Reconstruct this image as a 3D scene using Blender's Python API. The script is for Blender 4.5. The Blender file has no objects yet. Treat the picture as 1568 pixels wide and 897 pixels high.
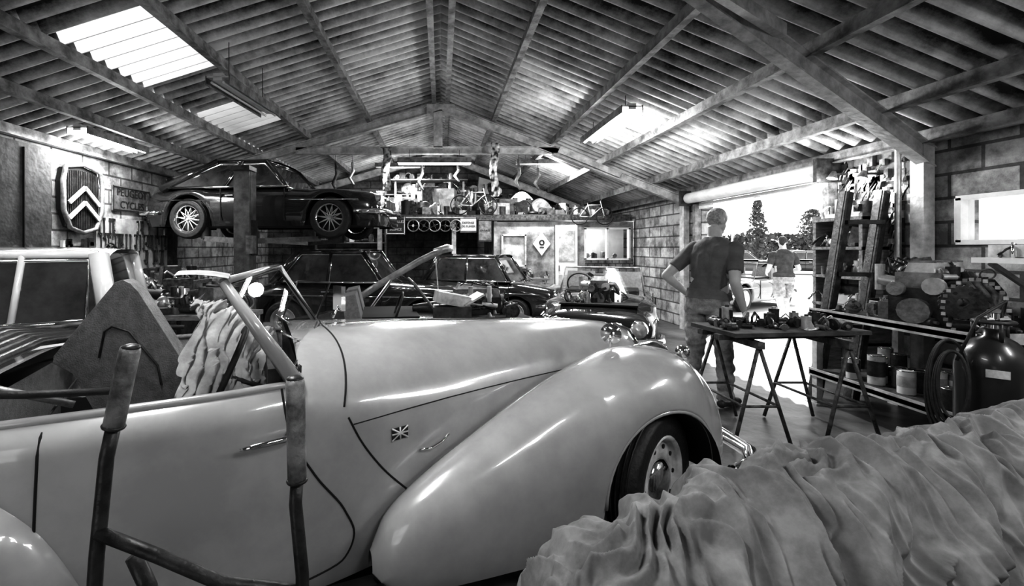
import bpy, math, random
from mathutils import Vector, Matrix, noise
sc=bpy.context.scene
pi=math.pi
# ------------------------------------------------------------------ materials
MATS={}
def mat(name,c=.5,rough=.5,metal=0.,var=.0,scale=5.,bump=0.,c2=None,detail=6,coat=0.,spec=None,bscale=None,stretch=None):
    if name in MATS: return MATS[name]
    m=bpy.data.materials.new(name); m.use_nodes=True
    nt=m.node_tree; b=nt.nodes['Principled BSDF']
    b.inputs['Base Color'].default_value=(c,c,c,1); b.inputs['Roughness'].default_value=rough
    b.inputs['Metallic'].default_value=metal
    if coat: b.inputs['Coat Weight'].default_value=coat; b.inputs['Coat Roughness'].default_value=.05
    if spec is not None: b.inputs['Specular IOR Level'].default_value=spec
    tc=nt.nodes.new('ShaderNodeTexCoord'); mp=nt.nodes.new('ShaderNodeMapping')
    nt.links.new(tc.outputs['Object'],mp.inputs[0])
    if stretch: mp.inputs['Scale'].default_value=stretch
    if var or c2 is not None:
        n=nt.nodes.new('ShaderNodeTexNoise'); n.inputs['Scale'].default_value=scale; n.inputs['Detail'].default_value=detail
        n.inputs['Roughness'].default_value=.65
        nt.links.new(mp.outputs[0],n.inputs['Vector'])
        r=nt.nodes.new('ShaderNodeValToRGB'); lo=max(0,c-var) if c2 is None else c; hi=c+var if c2 is None else c2
        r.color_ramp.elements[0].position=.36; r.color_ramp.elements[1].position=.64
        r.color_ramp.elements[0].color=(lo,lo,lo,1); r.color_ramp.elements[1].color=(hi,hi,hi,1)
        nt.links.new(n.outputs['Fac'],r.inputs[0]); nt.links.new(r.outputs[0],b.inputs['Base Color'])
    if bump:
        n2=nt.nodes.new('ShaderNodeTexNoise'); n2.inputs['Scale'].default_value=bscale or scale*3; n2.inputs['Detail'].default_value=6
        nt.links.new(mp.outputs[0],n2.inputs['Vector'])
        bp=nt.nodes.new('ShaderNodeBump'); bp.inputs['Strength'].default_value=bump; bp.inputs['Distance'].default_value=.02
        nt.links.new(n2.outputs['Fac'],bp.inputs['Height']); nt.links.new(bp.outputs[0],b.inputs['Normal'])
    MATS[name]=m; return m
def emit(name,s,c=1.):
    m=bpy.data.materials.new(name); m.use_nodes=True; nt=m.node_tree; nt.nodes.clear()
    o=nt.nodes.new('ShaderNodeOutputMaterial'); e=nt.nodes.new('ShaderNodeEmission'); e.inputs[0].default_value=(c,c,c,1); e.inputs[1].default_value=s
    nt.links.new(e.outputs[0],o.inputs[0]); return m
def brick(name,axis,c1,c2,mortar):
    m=bpy.data.materials.new(name); m.use_nodes=True; nt=m.node_tree; b=nt.nodes['Principled BSDF']; b.inputs['Roughness'].default_value=.9
    tc=nt.nodes.new('ShaderNodeTexCoord'); s=nt.nodes.new('ShaderNodeSeparateXYZ'); cb=nt.nodes.new('ShaderNodeCombineXYZ')
    nt.links.new(tc.outputs['Object'],s.inputs[0]); nt.links.new(s.outputs[axis],cb.inputs[0]); nt.links.new(s.outputs[2],cb.inputs[1])
    br=nt.nodes.new('ShaderNodeTexBrick'); nt.links.new(cb.outputs[0],br.inputs['Vector'])
    br.inputs['Scale'].default_value=1; br.inputs['Brick Width'].default_value=.5; br.inputs['Row Height'].default_value=.21
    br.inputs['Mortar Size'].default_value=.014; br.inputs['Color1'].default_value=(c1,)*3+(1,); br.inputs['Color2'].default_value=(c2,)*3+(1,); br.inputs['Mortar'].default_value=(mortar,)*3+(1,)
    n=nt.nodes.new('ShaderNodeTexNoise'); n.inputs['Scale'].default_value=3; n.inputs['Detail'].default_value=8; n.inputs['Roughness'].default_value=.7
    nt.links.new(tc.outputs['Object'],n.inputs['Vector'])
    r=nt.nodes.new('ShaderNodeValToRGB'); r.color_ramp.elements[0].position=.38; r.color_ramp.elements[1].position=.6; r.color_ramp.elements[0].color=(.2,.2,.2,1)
    nt.links.new(n.outputs['Fac'],r.inputs[0])
    mx=nt.nodes.new('ShaderNodeMix'); mx.data_type='RGBA'; mx.blend_type='MULTIPLY'; mx.inputs['Factor'].default_value=.9
    nt.links.new(br.outputs['Color'],mx.inputs['A']); nt.links.new(r.outputs[0],mx.inputs['B']); nt.links.new(mx.outputs['Result'],b.inputs['Base Color'])
    bp=nt.nodes.new('ShaderNodeBump'); bp.inputs['Strength'].default_value=.7; bp.inputs['Distance'].default_value=.02
    inv=nt.nodes.new('ShaderNodeMath'); inv.operation='SUBTRACT'; nt.links.new(n.outputs['Fac'],inv.inputs[0]); nt.links.new(br.outputs['Fac'],inv.inputs[1])
    nt.links.new(inv.outputs[0],bp.inputs['Height']); nt.links.new(bp.outputs[0],b.inputs['Normal'])
    return m
def glassmat(name,alpha=.25,c=.9,rough=.02):
    m=bpy.data.materials.new(name); m.use_nodes=True; nt=m.node_tree; nt.nodes.clear()
    o=nt.nodes.new('ShaderNodeOutputMaterial'); t=nt.nodes.new('ShaderNodeBsdfTransparent'); t.inputs[0].default_value=(c,c,c,1)
    g=nt.nodes.new('ShaderNodeBsdfGlossy'); g.inputs['Roughness'].default_value=rough; mx=nt.nodes.new('ShaderNodeMixShader'); mx.inputs[0].default_value=alpha
    nt.links.new(t.outputs[0],mx.inputs[1]); nt.links.new(g.outputs[0],mx.inputs[2]); nt.links.new(mx.outputs[0],o.inputs[0]); return m
WPT=.19
def roofmat():
    m=bpy.data.materials.new('fibre_cement_roof'); m.use_nodes=True; nt=m.node_tree; b=nt.nodes['Principled BSDF']; b.inputs['Roughness'].default_value=.6
    tc=nt.nodes.new('ShaderNodeTexCoord'); s=nt.nodes.new('ShaderNodeSeparateXYZ'); nt.links.new(tc.outputs['Object'],s.inputs[0])
    def M(op,a,bb):
        k=nt.nodes.new('ShaderNodeMath'); k.operation=op
        for i,v in enumerate((a,bb)):
            if v is None: continue
            if isinstance(v,(int,float)): k.inputs[i].default_value=v
            else: nt.links.new(v,k.inputs[i])
        return k.outputs[0]
    n=nt.nodes.new('ShaderNodeTexNoise'); n.inputs['Scale'].default_value=1.1; n.inputs['Detail'].default_value=10; n.inputs['Roughness'].default_value=.74; nt.links.new(tc.outputs['Object'],n.inputs['Vector'])
    mp=nt.nodes.new('ShaderNodeMapping'); mp.inputs['Scale'].default_value=(1.2,9,1); nt.links.new(tc.outputs['Object'],mp.inputs[0])
    n2=nt.nodes.new('ShaderNodeTexNoise'); n2.inputs['Scale'].default_value=1.5; n2.inputs['Detail'].default_value=8; n2.inputs['Roughness'].default_value=.7; nt.links.new(mp.outputs[0],n2.inputs['Vector'])
    wave_shade=M('SINE',M('MULTIPLY',s.outputs[1],2*pi/WPT),None)
    wave_shade=M('ADD',M('MULTIPLY',wave_shade,.5),.5)  # corrugation shade painted into the sheet colour, in phase with the waves
    f=M('ADD',M('MULTIPLY',n.outputs['Fac'],.95),M('ADD',M('MULTIPLY',n2.outputs['Fac'],.4),M('MULTIPLY',wave_shade,.28)))
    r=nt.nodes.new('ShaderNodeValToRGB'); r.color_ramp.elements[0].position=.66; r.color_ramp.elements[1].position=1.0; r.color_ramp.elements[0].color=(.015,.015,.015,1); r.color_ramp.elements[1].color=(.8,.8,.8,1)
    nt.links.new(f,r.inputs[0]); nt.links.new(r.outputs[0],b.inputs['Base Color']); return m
PAINT=mat('cream_paint',.42,.24,0,.05,2.5,.0,coat=1.)
BLACK=mat('black_rubber',.018,.55,0,.008,20,.2)
DARK=mat('dark_metal',.04,.4,.3,.025,12,.2)
MID=mat('mid_metal',.2,.45,.4,.1,10,.2)
LIGHT=mat('light_metal',.55,.35,.6,.15,9,.1)
CHROME=mat('chrome',.8,.08,1.)
WHITE=mat('white_paint',.7,.35,0,.08,4)
CREAM=mat('dirty_white',.5,.6,0,.2,6,.1)
RUST=mat('rust_steel',.09,.6,.3,.06,18,.3)
STEEL=mat('truss_steel',.46,.5,.1,.16,7,.2)
PURL=mat('purlin_steel',.24,.6,.1,.14,6,.3)
GAP=mat('panel_gap',.01,.8)
DGLASS=mat('tinted_glass',.05,.05,0,.03,2,coat=1)
WOOD=mat('workshop_wood',.2,.7,0,.09,5,.3,stretch=(1,6,6))
DWOOD=mat('dark_wood',.06,.7,0,.03,6,.3)
LEATHER=mat('seat_leather',.17,.45,0,.04,30,.2,bscale=150)
LEATHER2=mat('light_leather',.38,.5,0,.1,8,.15)
CAR_D=mat('dark_car_paint',.02,.15,0,.006,3,coat=1)
CAR_M=mat('grey_car_paint',.1,.2,0,.02,3,coat=1)
CAR_W=mat('white_car_paint',.72,.2,0,.05,3,coat=1)
CLEAR=glassmat('clear_glass',.06)
SKIN=mat('skin',.46,.5,0,.04,12,.1); HAIR=mat('grey_hair',.36,.8,0,.12,60,.3); HAIRD=mat('dark_hair',.05,.8,0,.02,60,.6)
SHIRT=mat('tshirt_cotton',.13,.9,0,.02,9,.6,bscale=10); SHIRT2=mat('dark_tshirt_cotton',.06,.9,0,.02,9,.9,bscale=10)
JEANS=mat('denim',.3,.85,0,.14,9,1.,bscale=12); SHOE=mat('shoe_leather',.03,.5)
PAL=[DARK,DARK,DARK,MID,MID,BLACK,RUST,LIGHT,CREAM,CHROME,WHITE]
PALD=[DARK,DARK,BLACK,RUST,RUST,MID,MID,LIGHT]
PALM=[DARK,MID,MID,RUST,LIGHT,LIGHT,CREAM,CHROME,DARK,WHITE]
PALE=[DARK,DARK,MID,MID,RUST,RUST,LIGHT,BLACK,CHROME]
# ------------------------------------------------------------------ mesh builder
class MB:
    def __init__(s): s.v=[];s.f=[];s.m=[];s.sm=[];s.mats=[];s.M=Matrix.Identity(4)
    def mi(s,m):
        if m not in s.mats: s.mats.append(m)
        return s.mats.index(m)
    def add(s,vs,fs,m,smooth=False):
        o=len(s.v); M=s.M
        s.v+= [tuple(M@Vector(p)) for p in vs]
        k=s.mi(m)
        for f in fs: s.f.append(tuple(i+o for i in f)); s.m.append(k); s.sm.append(smooth)
    def box(s,c,d,m,rot=(0,0,0),taper=1.):
        R=Matrix.Rotation(rot[2],3,'Z')@Matrix.Rotation(rot[1],3,'Y')@Matrix.Rotation(rot[0],3,'X')
        c=Vector(c); x,y,z=d[0]/2,d[1]/2,d[2]/2; vs=[]
        for k in(-1,1):
            t=taper if k>0 else 1
            for a,b in((-1,-1),(1,-1),(1,1),(-1,1)): vs.append(c+R@Vector((a*x*t,b*y*t,k*z)))
        s.add(vs,[(0,3,2,1),(4,5,6,7),(0,1,5,4),(1,2,6,5),(2,3,7,6),(3,0,4,7)],m)
    def beam(s,p0,p1,w,h,m):
        p0=Vector(p0);p1=Vector(p1);d=(p1-p0).normalized()
        up=Vector((0,0,1)) if abs(d.z)<.95 else Vector((0,1,0))
        a=d.cross(up).normalized(); b=a.cross(d)
        vs=[]
        for p in(p0,p1):
            for i,j in((-1,-1),(1,-1),(1,1),(-1,1)): vs.append(p+a*(i*w/2)+b*(j*h/2))
        s.add(vs,[(0,3,2,1),(4,5,6,7),(0,1,5,4),(1,2,6,5),(2,3,7,6),(3,0,4,7)],m)
    def frame(s,d):
        d=Vector(d).normalized(); up=Vector((0,0,1)) if abs(d.z)<.9 else Vector((1,0,0))
        a=d.cross(up).normalized(); return d,a,a.cross(d)
    def lathe(s,o,ax,prof,m,n=24,smooth=True):
        o=Vector(o); d,a,b=s.frame(ax); vs=[];fs=[]
        for r,h in prof:
            for i in range(n):
                t=2*pi*i/n; vs.append(o+d*h+(a*math.cos(t)+b*math.sin(t))*max(r,1e-4))
        for j in range(len(prof)-1):
            for i in range(n):
                k=(i+1)%n; fs.append((j*n+i,j*n+k,(j+1)*n+k,(j+1)*n+i))
        s.add(vs,fs,m,smooth)
    def cyl(s,p0,p1,r,m,r2=None,n=14):
        p0=Vector(p0);p1=Vector(p1);L=(p1-p0).length; r2=r if r2 is None else r2
        s.lathe(p0,p1-p0,[(0,0),(r,0)],m,n,False); s.lathe(p0,p1-p0,[(r,0),(r2,L)],m,n); s.lathe(p0,p1-p0,[(r2,L),(0,L)],m,n,False)
    def tube(s,pts,r,m,n=8,closed=False):
        pts=[Vector(p) for p in pts]; N=len(pts); vs=[];fs=[]; pa=None
        for i,p in enumerate(pts):
            if closed: d=pts[(i+1)%N]-pts[i-1]
            else: d=pts[min(i+1,N-1)]-pts[max(i-1,0)]
            d.normalize()
            if pa is None: _,a,_b=s.frame(d)
            else:
                a=pa-d*pa.dot(d)
                if a.length<1e-5: _,a,_b=s.frame(d)
                a.normalize()
            pa=a; b=a.cross(d); rr=r[i] if isinstance(r,(list,tuple)) else r
            for k in range(n):
                t=2*pi*k/n; vs.append(p+(a*math.cos(t)+b*math.sin(t))*rr)
        for i in range(N if closed else N-1):
            j=(i+1)%N
            for k in range(n): l=(k+1)%n; fs.append((i*n+k,i*n+l,j*n+l,j*n+k))
        if not closed: fs.append(tuple(range(n-1,-1,-1))); fs.append(tuple((N-1)*n+k for k in range(n)))
        s.add(vs,fs,m,True)
    def sph(s,c,r,m,nu=14,nv=9,R=None):
        c=Vector(c); r=(r,r,r) if not isinstance(r,(tuple,list)) else r
        vs=[];fs=[]
        for j in range(nv+1):
            ph=pi*j/nv
            for i in range(nu):
                t=2*pi*i/nu; q=Vector((r[0]*math.sin(ph)*math.cos(t),r[1]*math.sin(ph)*math.sin(t),r[2]*math.cos(ph)))
                vs.append(c+(R@q if R else q))
        for j in range(nv):
            for i in range(nu): k=(i+1)%nu; fs.append((j*nu+i,j*nu+k,(j+1)*nu+k,(j+1)*nu+i))
        s.add(vs,fs,m,True)
    def torus(s,c,ax,R,r,m,nu=28,nv=8,sc=1.):
        c=Vector(c); d,a,b=s.frame(ax)
        s.tube([c+a*R*math.cos(2*pi*i/nu)+b*R*sc*math.sin(2*pi*i/nu) for i in range(nu)],r,m,nv,True)
    def grid(s,fn,nu,nv,m,smooth=True):
        vs=[fn(i/nu,j/nv) for i in range(nu+1) for j in range(nv+1)]
        fs=[(i*(nv+1)+j,(i+1)*(nv+1)+j,(i+1)*(nv+1)+j+1,i*(nv+1)+j+1) for i in range(nu) for j in range(nv)]
        s.add(vs,fs,m,smooth)
    def prism(s,poly,o,ex,ey,en,th,m):
        o=Vector(o);ex=Vector(ex);ey=Vector(ey);en=Vector(en); n=len(poly)
        vs=[o+ex*x+ey*y+en*k for k in(0,th) for x,y in poly]
        s.add(vs,[tuple(range(n-1,-1,-1)),tuple(range(n,2*n))]+[(i,(i+1)%n,n+(i+1)%n,n+i) for i in range(n)],m)
    def gear(s,c,ax,R,w,m,n=28):
        c=Vector(c); d,a,b=s.frame(ax)
        s.lathe(c,d,[(R*.25,-w/2),(R*.93,-w/2),(R*.93,w/2),(R*.25,w/2),(R*.25,-w/2)],m,n,False)
        for k in range(n):
            t=2*pi*k/n; q=a*math.cos(t)+b*math.sin(t); s.cyl(c+q*R*.9-d*w*.4,c+q*R*.9+d*w*.4,R*.09,m,n=6)
        for k in range(6):
            t=2*pi*k/6; q=a*math.cos(t)+b*math.sin(t); s.cyl(c+q*R*.6-d*w*.55,c+q*R*.6+d*w*.55,R*.09,GAP,n=10)
    def obj(s,name,bevel=0,parent=None,loc=None,solid=0,seg=2):
        me=bpy.data.meshes.new(name)
        me.from_pydata(s.v,[],s.f)
        for m in s.mats: me.materials.append(m)
        me.polygons.foreach_set('material_index',s.m); me.polygons.foreach_set('use_smooth',s.sm); me.update()
        o=bpy.data.objects.new(name,me); sc.collection.objects.link(o)
        if solid: md=o.modifiers.new('s','SOLIDIFY'); md.thickness=solid
        if bevel: md=o.modifiers.new('b','BEVEL'); md.width=bevel; md.segments=seg; md.limit_method='ANGLE'; md.angle_limit=.7
        if parent: o.parent=parent
        return o
def interp(T,x):
    if x<=T[0][0]: return T[0][1]
    if x>=T[-1][0]: return T[-1][1]
    for i in range(len(T)-1):
        if x<=T[i+1][0]: break
    x0,y0=T[i];x1,y1=T[i+1];h=x1-x0
    def tg(k):
        if k<=0: return (T[1][1]-T[0][1])/(T[1][0]-T[0][0])
        if k>=len(T)-1: return (T[-1][1]-T[-2][1])/(T[-1][0]-T[-2][0])
        a=(T[k][1]-T[k-1][1])/(T[k][0]-T[k-1][0]); b=(T[k+1][1]-T[k][1])/(T[k+1][0]-T[k][0])
        return 0 if a*b<=0 else 2*a*b/(a+b)
    t=(x-x0)/h; m0=tg(i)*h;m1=tg(i+1)*h
    return (2*t**3-3*t*t+1)*y0+(t**3-2*t*t+t)*m0+(-2*t**3+3*t*t)*y1+(t**3-t*t)*m1
def place(x,y,z,yaw,tilt=0): return Matrix.Translation((x,y,z))@Matrix.Rotation(yaw,4,'Z')@Matrix.Rotation(tilt,4,'Y')
# ------------------------------------------------------------------ room
XL,XR,YB,YF=-4.9,4.45,13.,-2.
def rz(x): return 4.17-(.3865*x if x>0 else -.2816*x)
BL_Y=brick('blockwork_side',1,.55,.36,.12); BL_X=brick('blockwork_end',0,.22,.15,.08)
floor_m=mat('oily_concrete',.035,.38,0,c2=.2,scale=1.6,bump=.25,detail=9,bscale=9)
b=MB(); b.box((-.9,5.5,-.05),(11.4,15.2,.1),floor_m); b.obj('floor')
b=MB(); b.box((60,30,-.14),(109,140,.1),mat('forecourt_concrete',.5,.9,0,.08,.6,.2)); b.box((-40,30,-.16),(100,140,.1),mat('forecourt_concrete',.5)); b.obj('ground_outside')
b=MB(); t=.2; xc=XR+t/2
def seg(y0,y1,z0,z1): b.box((xc,(y0+y1)/2,(z0+z1)/2),(t,y1-y0,z1-z0),BL_Y)
D0,D1,DZ=5.2,7.8,2.35
seg(YF,2.7,0,2.55);seg(2.7,3.95,0,1.5);seg(2.7,3.95,1.88,2.55);seg(3.95,D0,0,2.55);seg(D0,D1,DZ,2.55);seg(D1,YB,0,2.55)
b.obj('wall_right')
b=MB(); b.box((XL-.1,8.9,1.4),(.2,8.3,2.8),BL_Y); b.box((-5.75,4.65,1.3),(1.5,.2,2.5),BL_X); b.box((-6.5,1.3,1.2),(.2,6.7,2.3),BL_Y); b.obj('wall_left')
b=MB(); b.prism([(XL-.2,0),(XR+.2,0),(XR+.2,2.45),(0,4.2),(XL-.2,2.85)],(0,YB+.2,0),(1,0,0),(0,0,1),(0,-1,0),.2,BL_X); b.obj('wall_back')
b=MB()
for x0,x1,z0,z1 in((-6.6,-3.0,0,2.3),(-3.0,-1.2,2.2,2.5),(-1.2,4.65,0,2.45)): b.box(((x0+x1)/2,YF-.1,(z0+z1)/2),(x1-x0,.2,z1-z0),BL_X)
b.prism([(-6.6,2.3),(4.65,2.45),(0,4.2)],(0,YF,0),(1,0,0),(0,0,1),(0,-1,0),.2,BL_X); b.obj('unseen_wall_front')  # unseen wall behind the camera, put in to cut fill light
b=MB()
for z in(1.5,1.88): b.box((XR+.05,3.32,z),(.12,1.25,.04),WHITE)
for y in(2.72,3.93): b.box((XR+.05,y,1.69),(.12,.05,.38),WHITE)
b.box((XR+.06,3.32,1.69),(.01,1.2,.36),CLEAR); b.obj('window_1')
# roof
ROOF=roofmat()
SKY=bpy.data.materials.new('translucent_sheet'); SKY.use_nodes=True; nt=SKY.node_tree; nt.nodes.clear()
o=nt.nodes.new('ShaderNodeOutputMaterial');a=nt.nodes.new('ShaderNodeBsdfTranslucent')
n=nt.nodes.new('ShaderNodeTexNoise'); n.inputs['Scale'].default_value=3; n.inputs['Detail'].default_value=8; r=nt.nodes.new('ShaderNodeValToRGB'); r.color_ramp.elements[0].position=.35;r.color_ramp.elements[1].position=.6; r.color_ramp.elements[0].color=(.08,.08,.08,1); r.color_ramp.elements[1].color=(.2,.2,.2,1)
nt.links.new(n.outputs['Fac'],r.inputs[0]); nt.links.new(r.outputs[0],a.inputs[0]); nt.links.new(a.outputs[0],o.inputs[0])
PR=[.0,.94,2.0,2.9,3.8,4.75]; PL=[.0,1.29,2.38,3.34,4.1,5.0,6.7]
b=MB()
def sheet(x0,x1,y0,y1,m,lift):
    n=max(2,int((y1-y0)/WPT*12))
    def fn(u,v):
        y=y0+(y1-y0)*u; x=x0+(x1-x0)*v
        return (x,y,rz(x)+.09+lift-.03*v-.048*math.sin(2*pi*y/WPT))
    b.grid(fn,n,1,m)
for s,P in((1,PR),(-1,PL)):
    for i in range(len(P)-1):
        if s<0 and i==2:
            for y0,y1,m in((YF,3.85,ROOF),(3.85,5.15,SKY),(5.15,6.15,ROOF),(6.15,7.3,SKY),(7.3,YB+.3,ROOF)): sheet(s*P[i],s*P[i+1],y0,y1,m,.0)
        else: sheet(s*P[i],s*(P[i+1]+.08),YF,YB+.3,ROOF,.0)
b.obj('ceiling')
b=MB()
for s,P in((1,[.12,.94,2.0,2.9,3.8,4.35]),(-1,[.12,1.29,2.38,3.34,4.1,4.8])):
    for x in P:
        zz=rz(s*x)-.035; b.box((s*x,5.5,zz),(.04,15,.11),PURL); b.box((s*x,5.5,zz-.06),(.075,15,.012),PURL)
b.box((-5.7,1.5,rz(-5.7)-.01),(.07,7,.12),PURL)
b.obj('roof_purlins')
def ibeam(b,p0,p1,m,h=.16):
    b.beam(p0,p1,.012,h,m); d=(Vector(p1)-Vector(p0)).normalized(); a=d.cross(Vector((0,0,1))).normalized(); up=a.cross(d)
    for k in(-1,1): b.beam(Vector(p0)+up*(k*h/2),Vector(p1)+up*(k*h/2),.1,.014,m)
b=MB(); Y=8.2; q=.19
ibeam(b,(0,Y,rz(0)-q),(XR,Y,rz(XR)-q),STEEL,.13); ibeam(b,(0,Y,rz(0)-q),(XL,Y,rz(XL)-q),STEEL,.13)
ibeam(b,(-2.6,Y,3.2),(2.15,Y,3.2),STEEL,.12); b.box((-.05,Y,3.58),(.16,.1,.7),STEEL)
b.beam((2.1,Y-.06,3.2),(3.2,Y-.06,2.75),.05,.1,STEEL)
b.box((0,Y-.03,3.92),(.5,.03,.2),STEEL)
b.box((XR-.08,Y,1.22),(.1,.14,2.44),STEEL); b.box((XL+.08,Y,1.35),(.1,.14,2.7),DARK); b.obj('roof_truss')
b=MB(); ibeam(b,(XR,4.15,rz(XR)-q),(0,2.6,rz(0)-q),STEEL,.16); ibeam(b,(0,2.6,rz(0)-q),(XL,2.6,rz(XL)-q),STEEL,.16)
b.beam((2.6,3.48,3.10),(0,2.0,3.35),.06,.1,STEEL); b.box((XR-.08,4.15,1.2),(.1,.12,2.4),STEEL); b.cyl((XR-.1,4.35,0),(XR-.1,4.35,2.4),.025,LIGHT)
b.obj('roof_truss')
b=MB(); ibeam(b,(0,12.4,rz(0)-q),(XR,12.4,rz(XR)-q),STEEL); ibeam(b,(0,12.4,rz(0)-q),(XL,12.4,rz(XL)-q),STEEL); b.obj('roof_truss')
# roller door
b=MB(); b.cyl((XR-.17,D0-.1,2.31),(XR-.17,D1+.1,2.31),.09,WHITE,n=24)
for y in(D0-.04,D1+.04): b.box((XR-.06,y,1.1),(.1,.08,2.2),MID)
b.box((XR-.17,D0-.14,2.31),(.28,.05,.26),DARK); b.box((XR-.17,D1+.13,2.31),(.28,.05,.26),DARK)
for i in range(4): b.box((XR-.04,(D0+D1)/2,2.24+i*.055-.1),(.02,D1-D0,.045),WHITE)
b.obj('roller_door')
# ------------------------------------------------------------------ lamps
TUBE=emit('lit_tube',24)
def lamp(name,p0,p1,zc,lit=True,energy=60,up=.3):
    b=MB(); p0=Vector(p0);p1=Vector(p1); d=(p1-p0).normalized(); a=d.cross(Vector((0,0,1)))
    b.beam(p0,p1,.09,.07,WHITE)
    b.beam(p0,p1,.22,.012,WHITE)
    for k in(-1,1):
        b.beam(p0+a*k*.12+Vector((0,0,-.03)),p1+a*k*.12+Vector((0,0,-.03)),.01,.09,MID)
        b.cyl(p0+a*k*.06+Vector((0,0,-.055)),p1+a*k*.06+Vector((0,0,-.055)),.012,TUBE if lit else WHITE)
    for p in(p0+d*.2,p1-d*.2):
        if zc: b.cyl(p,(p.x,p.y,zc(p)-.05),.004,DARK,n=6)
    b.obj(name)
    if energy<=0: return
    c=(p0+p1)/2
    l=bpy.data.lights.new(name+'_light','AREA'); l.shape='RECTANGLE'; l.size=(p1-p0).length; l.size_y=.12; l.energy=energy
    o=bpy.data.objects.new(name+'_light',l); o.location=(c.x,c.y,c.z-.1); o.rotation_euler=(0,0,math.atan2(d.y,d.x)); sc.collection.objects.link(o)
    l=bpy.data.lights.new(name+'_glow','POINT'); l.energy=energy*up; l.shadow_soft_size=.12
    o=bpy.data.objects.new(name+'_glow',l); o.location=(c.x,c.y,c.z-.26); sc.collection.objects.link(o)
rr=lambda p: rz(p.x)
lamp('added_tube_lamp',(2.2,5.25,3.08),(2.2,6.8,3.08),rr,True,85,1.0)
lamp('added_tube_lamp',(-2.15,4.4,3.1),(-2.05,5.5,3.1),rr,False,0)
lamp('added_tube_lamp',(-.74,7.9,2.98),(.52,7.9,2.98),lambda p:3.2,True,60,.7)
lamp('added_tube_lamp',(-4.3,5.4,2.88),(-4.3,6.55,2.88),rr,True,80,.4)
lamp('added_tube_lamp',(1.3,-.9,3.1),(1.9,.4,3.1),rr,True,24,.4)  # unseen fill lamp added behind the camera
lamp('added_tube_lamp',(-1.2,.9,3.2),(-1.2,2.4,3.2),rr,True,60,.15)  # tube above the frame, added for overhead light on the roadster
lamp('added_tube_lamp',(3.7,.6,2.65),(3.7,1.7,2.65),rr,True,38,.5)  # added lamp, kept out of view, brightens the right side
lamp('added_tube_lamp',(1.6,9.7,3.3),(3.0,9.7,3.3),rr,False,85,.4)  # added fixture with unlit tubes; its light brightens the office front
lamp('added_tube_lamp',(-1.6,11.2,3.5),(-.4,11.2,3.5),rr,False,90,.4)  # added to brighten the mezzanine clutter, tubes left unlit
# ------------------------------------------------------------------ wheels
def wheel(b,c,ax,R,w,style='disc'):
    c=Vector(c); ax=Vector(ax).normalized(); h=w/2
    b.lathe(c,ax,[(R*.66,-h*.8),(R*.8,-h),(R*.95,-h*.9),(R,-h*.6),(R*1.0,h*.6),(R*.95,h*.9),(R*.92,h*.97),(R*.9,h*.95),(R*.8,h*1.02),(R*.7,h*.95),(R*.66,h*.8)],BLACK,36)
    for k in(-.45,-.15,.15,.45): b.torus(c+ax*h*k,ax,R*1.0,.006,DARK,36,5)
    if style=='wire':
        b.lathe(c,ax,[(R*.67,-h*.8),(R*.62,0),(R*.64,h*.8),(R*.68,h*.9)],CHROME,32)
        b.lathe(c,ax,[(0,-h*.5),(R*.6,-h*.5)],GAP,24)
        b.cyl(c-ax*h*.3,c+ax*h*.95,R*.1,CHROME)
        _,a,e=b.frame(ax)
        for i in range(24):
            t=2*pi*i/24; u=2*pi*(i+(1.5 if i%2 else -1.5))/24
            b.tube([c+ax*h*(.7 if i%2 else .1)+(a*math.cos(t)+e*math.sin(t))*R*.1,c+ax*h*.1+(a*math.cos(u)+e*math.sin(u))*R*.64],.007,WHITE,4)
    else:
        b.lathe(c,ax,[(R*.68,h*.85),(R*.66,h*.95),(R*.6,h*.7),(R*.57,h*.45),(R*.45,h*.6),(R*.34,h*.55),(R*.34,h*.4)],LIGHT if style!='hero' else CREAM,32)
        b.lathe(c,ax,[(R*.34,h*.5),(R*.32,h*.75),(R*.22,h*.95),(R*.1,h*1.02),(0,h*1.04)],CHROME,28)
        if style=='hero':
            _,a,e=b.frame(ax)
            for i in range(10):
                t=2*pi*i/10; p=c+ax*h*.56+(a*math.cos(t)+e*math.sin(t))*R*.5; b.cyl(p,p+ax*.006,.011,GAP,n=10)
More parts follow.
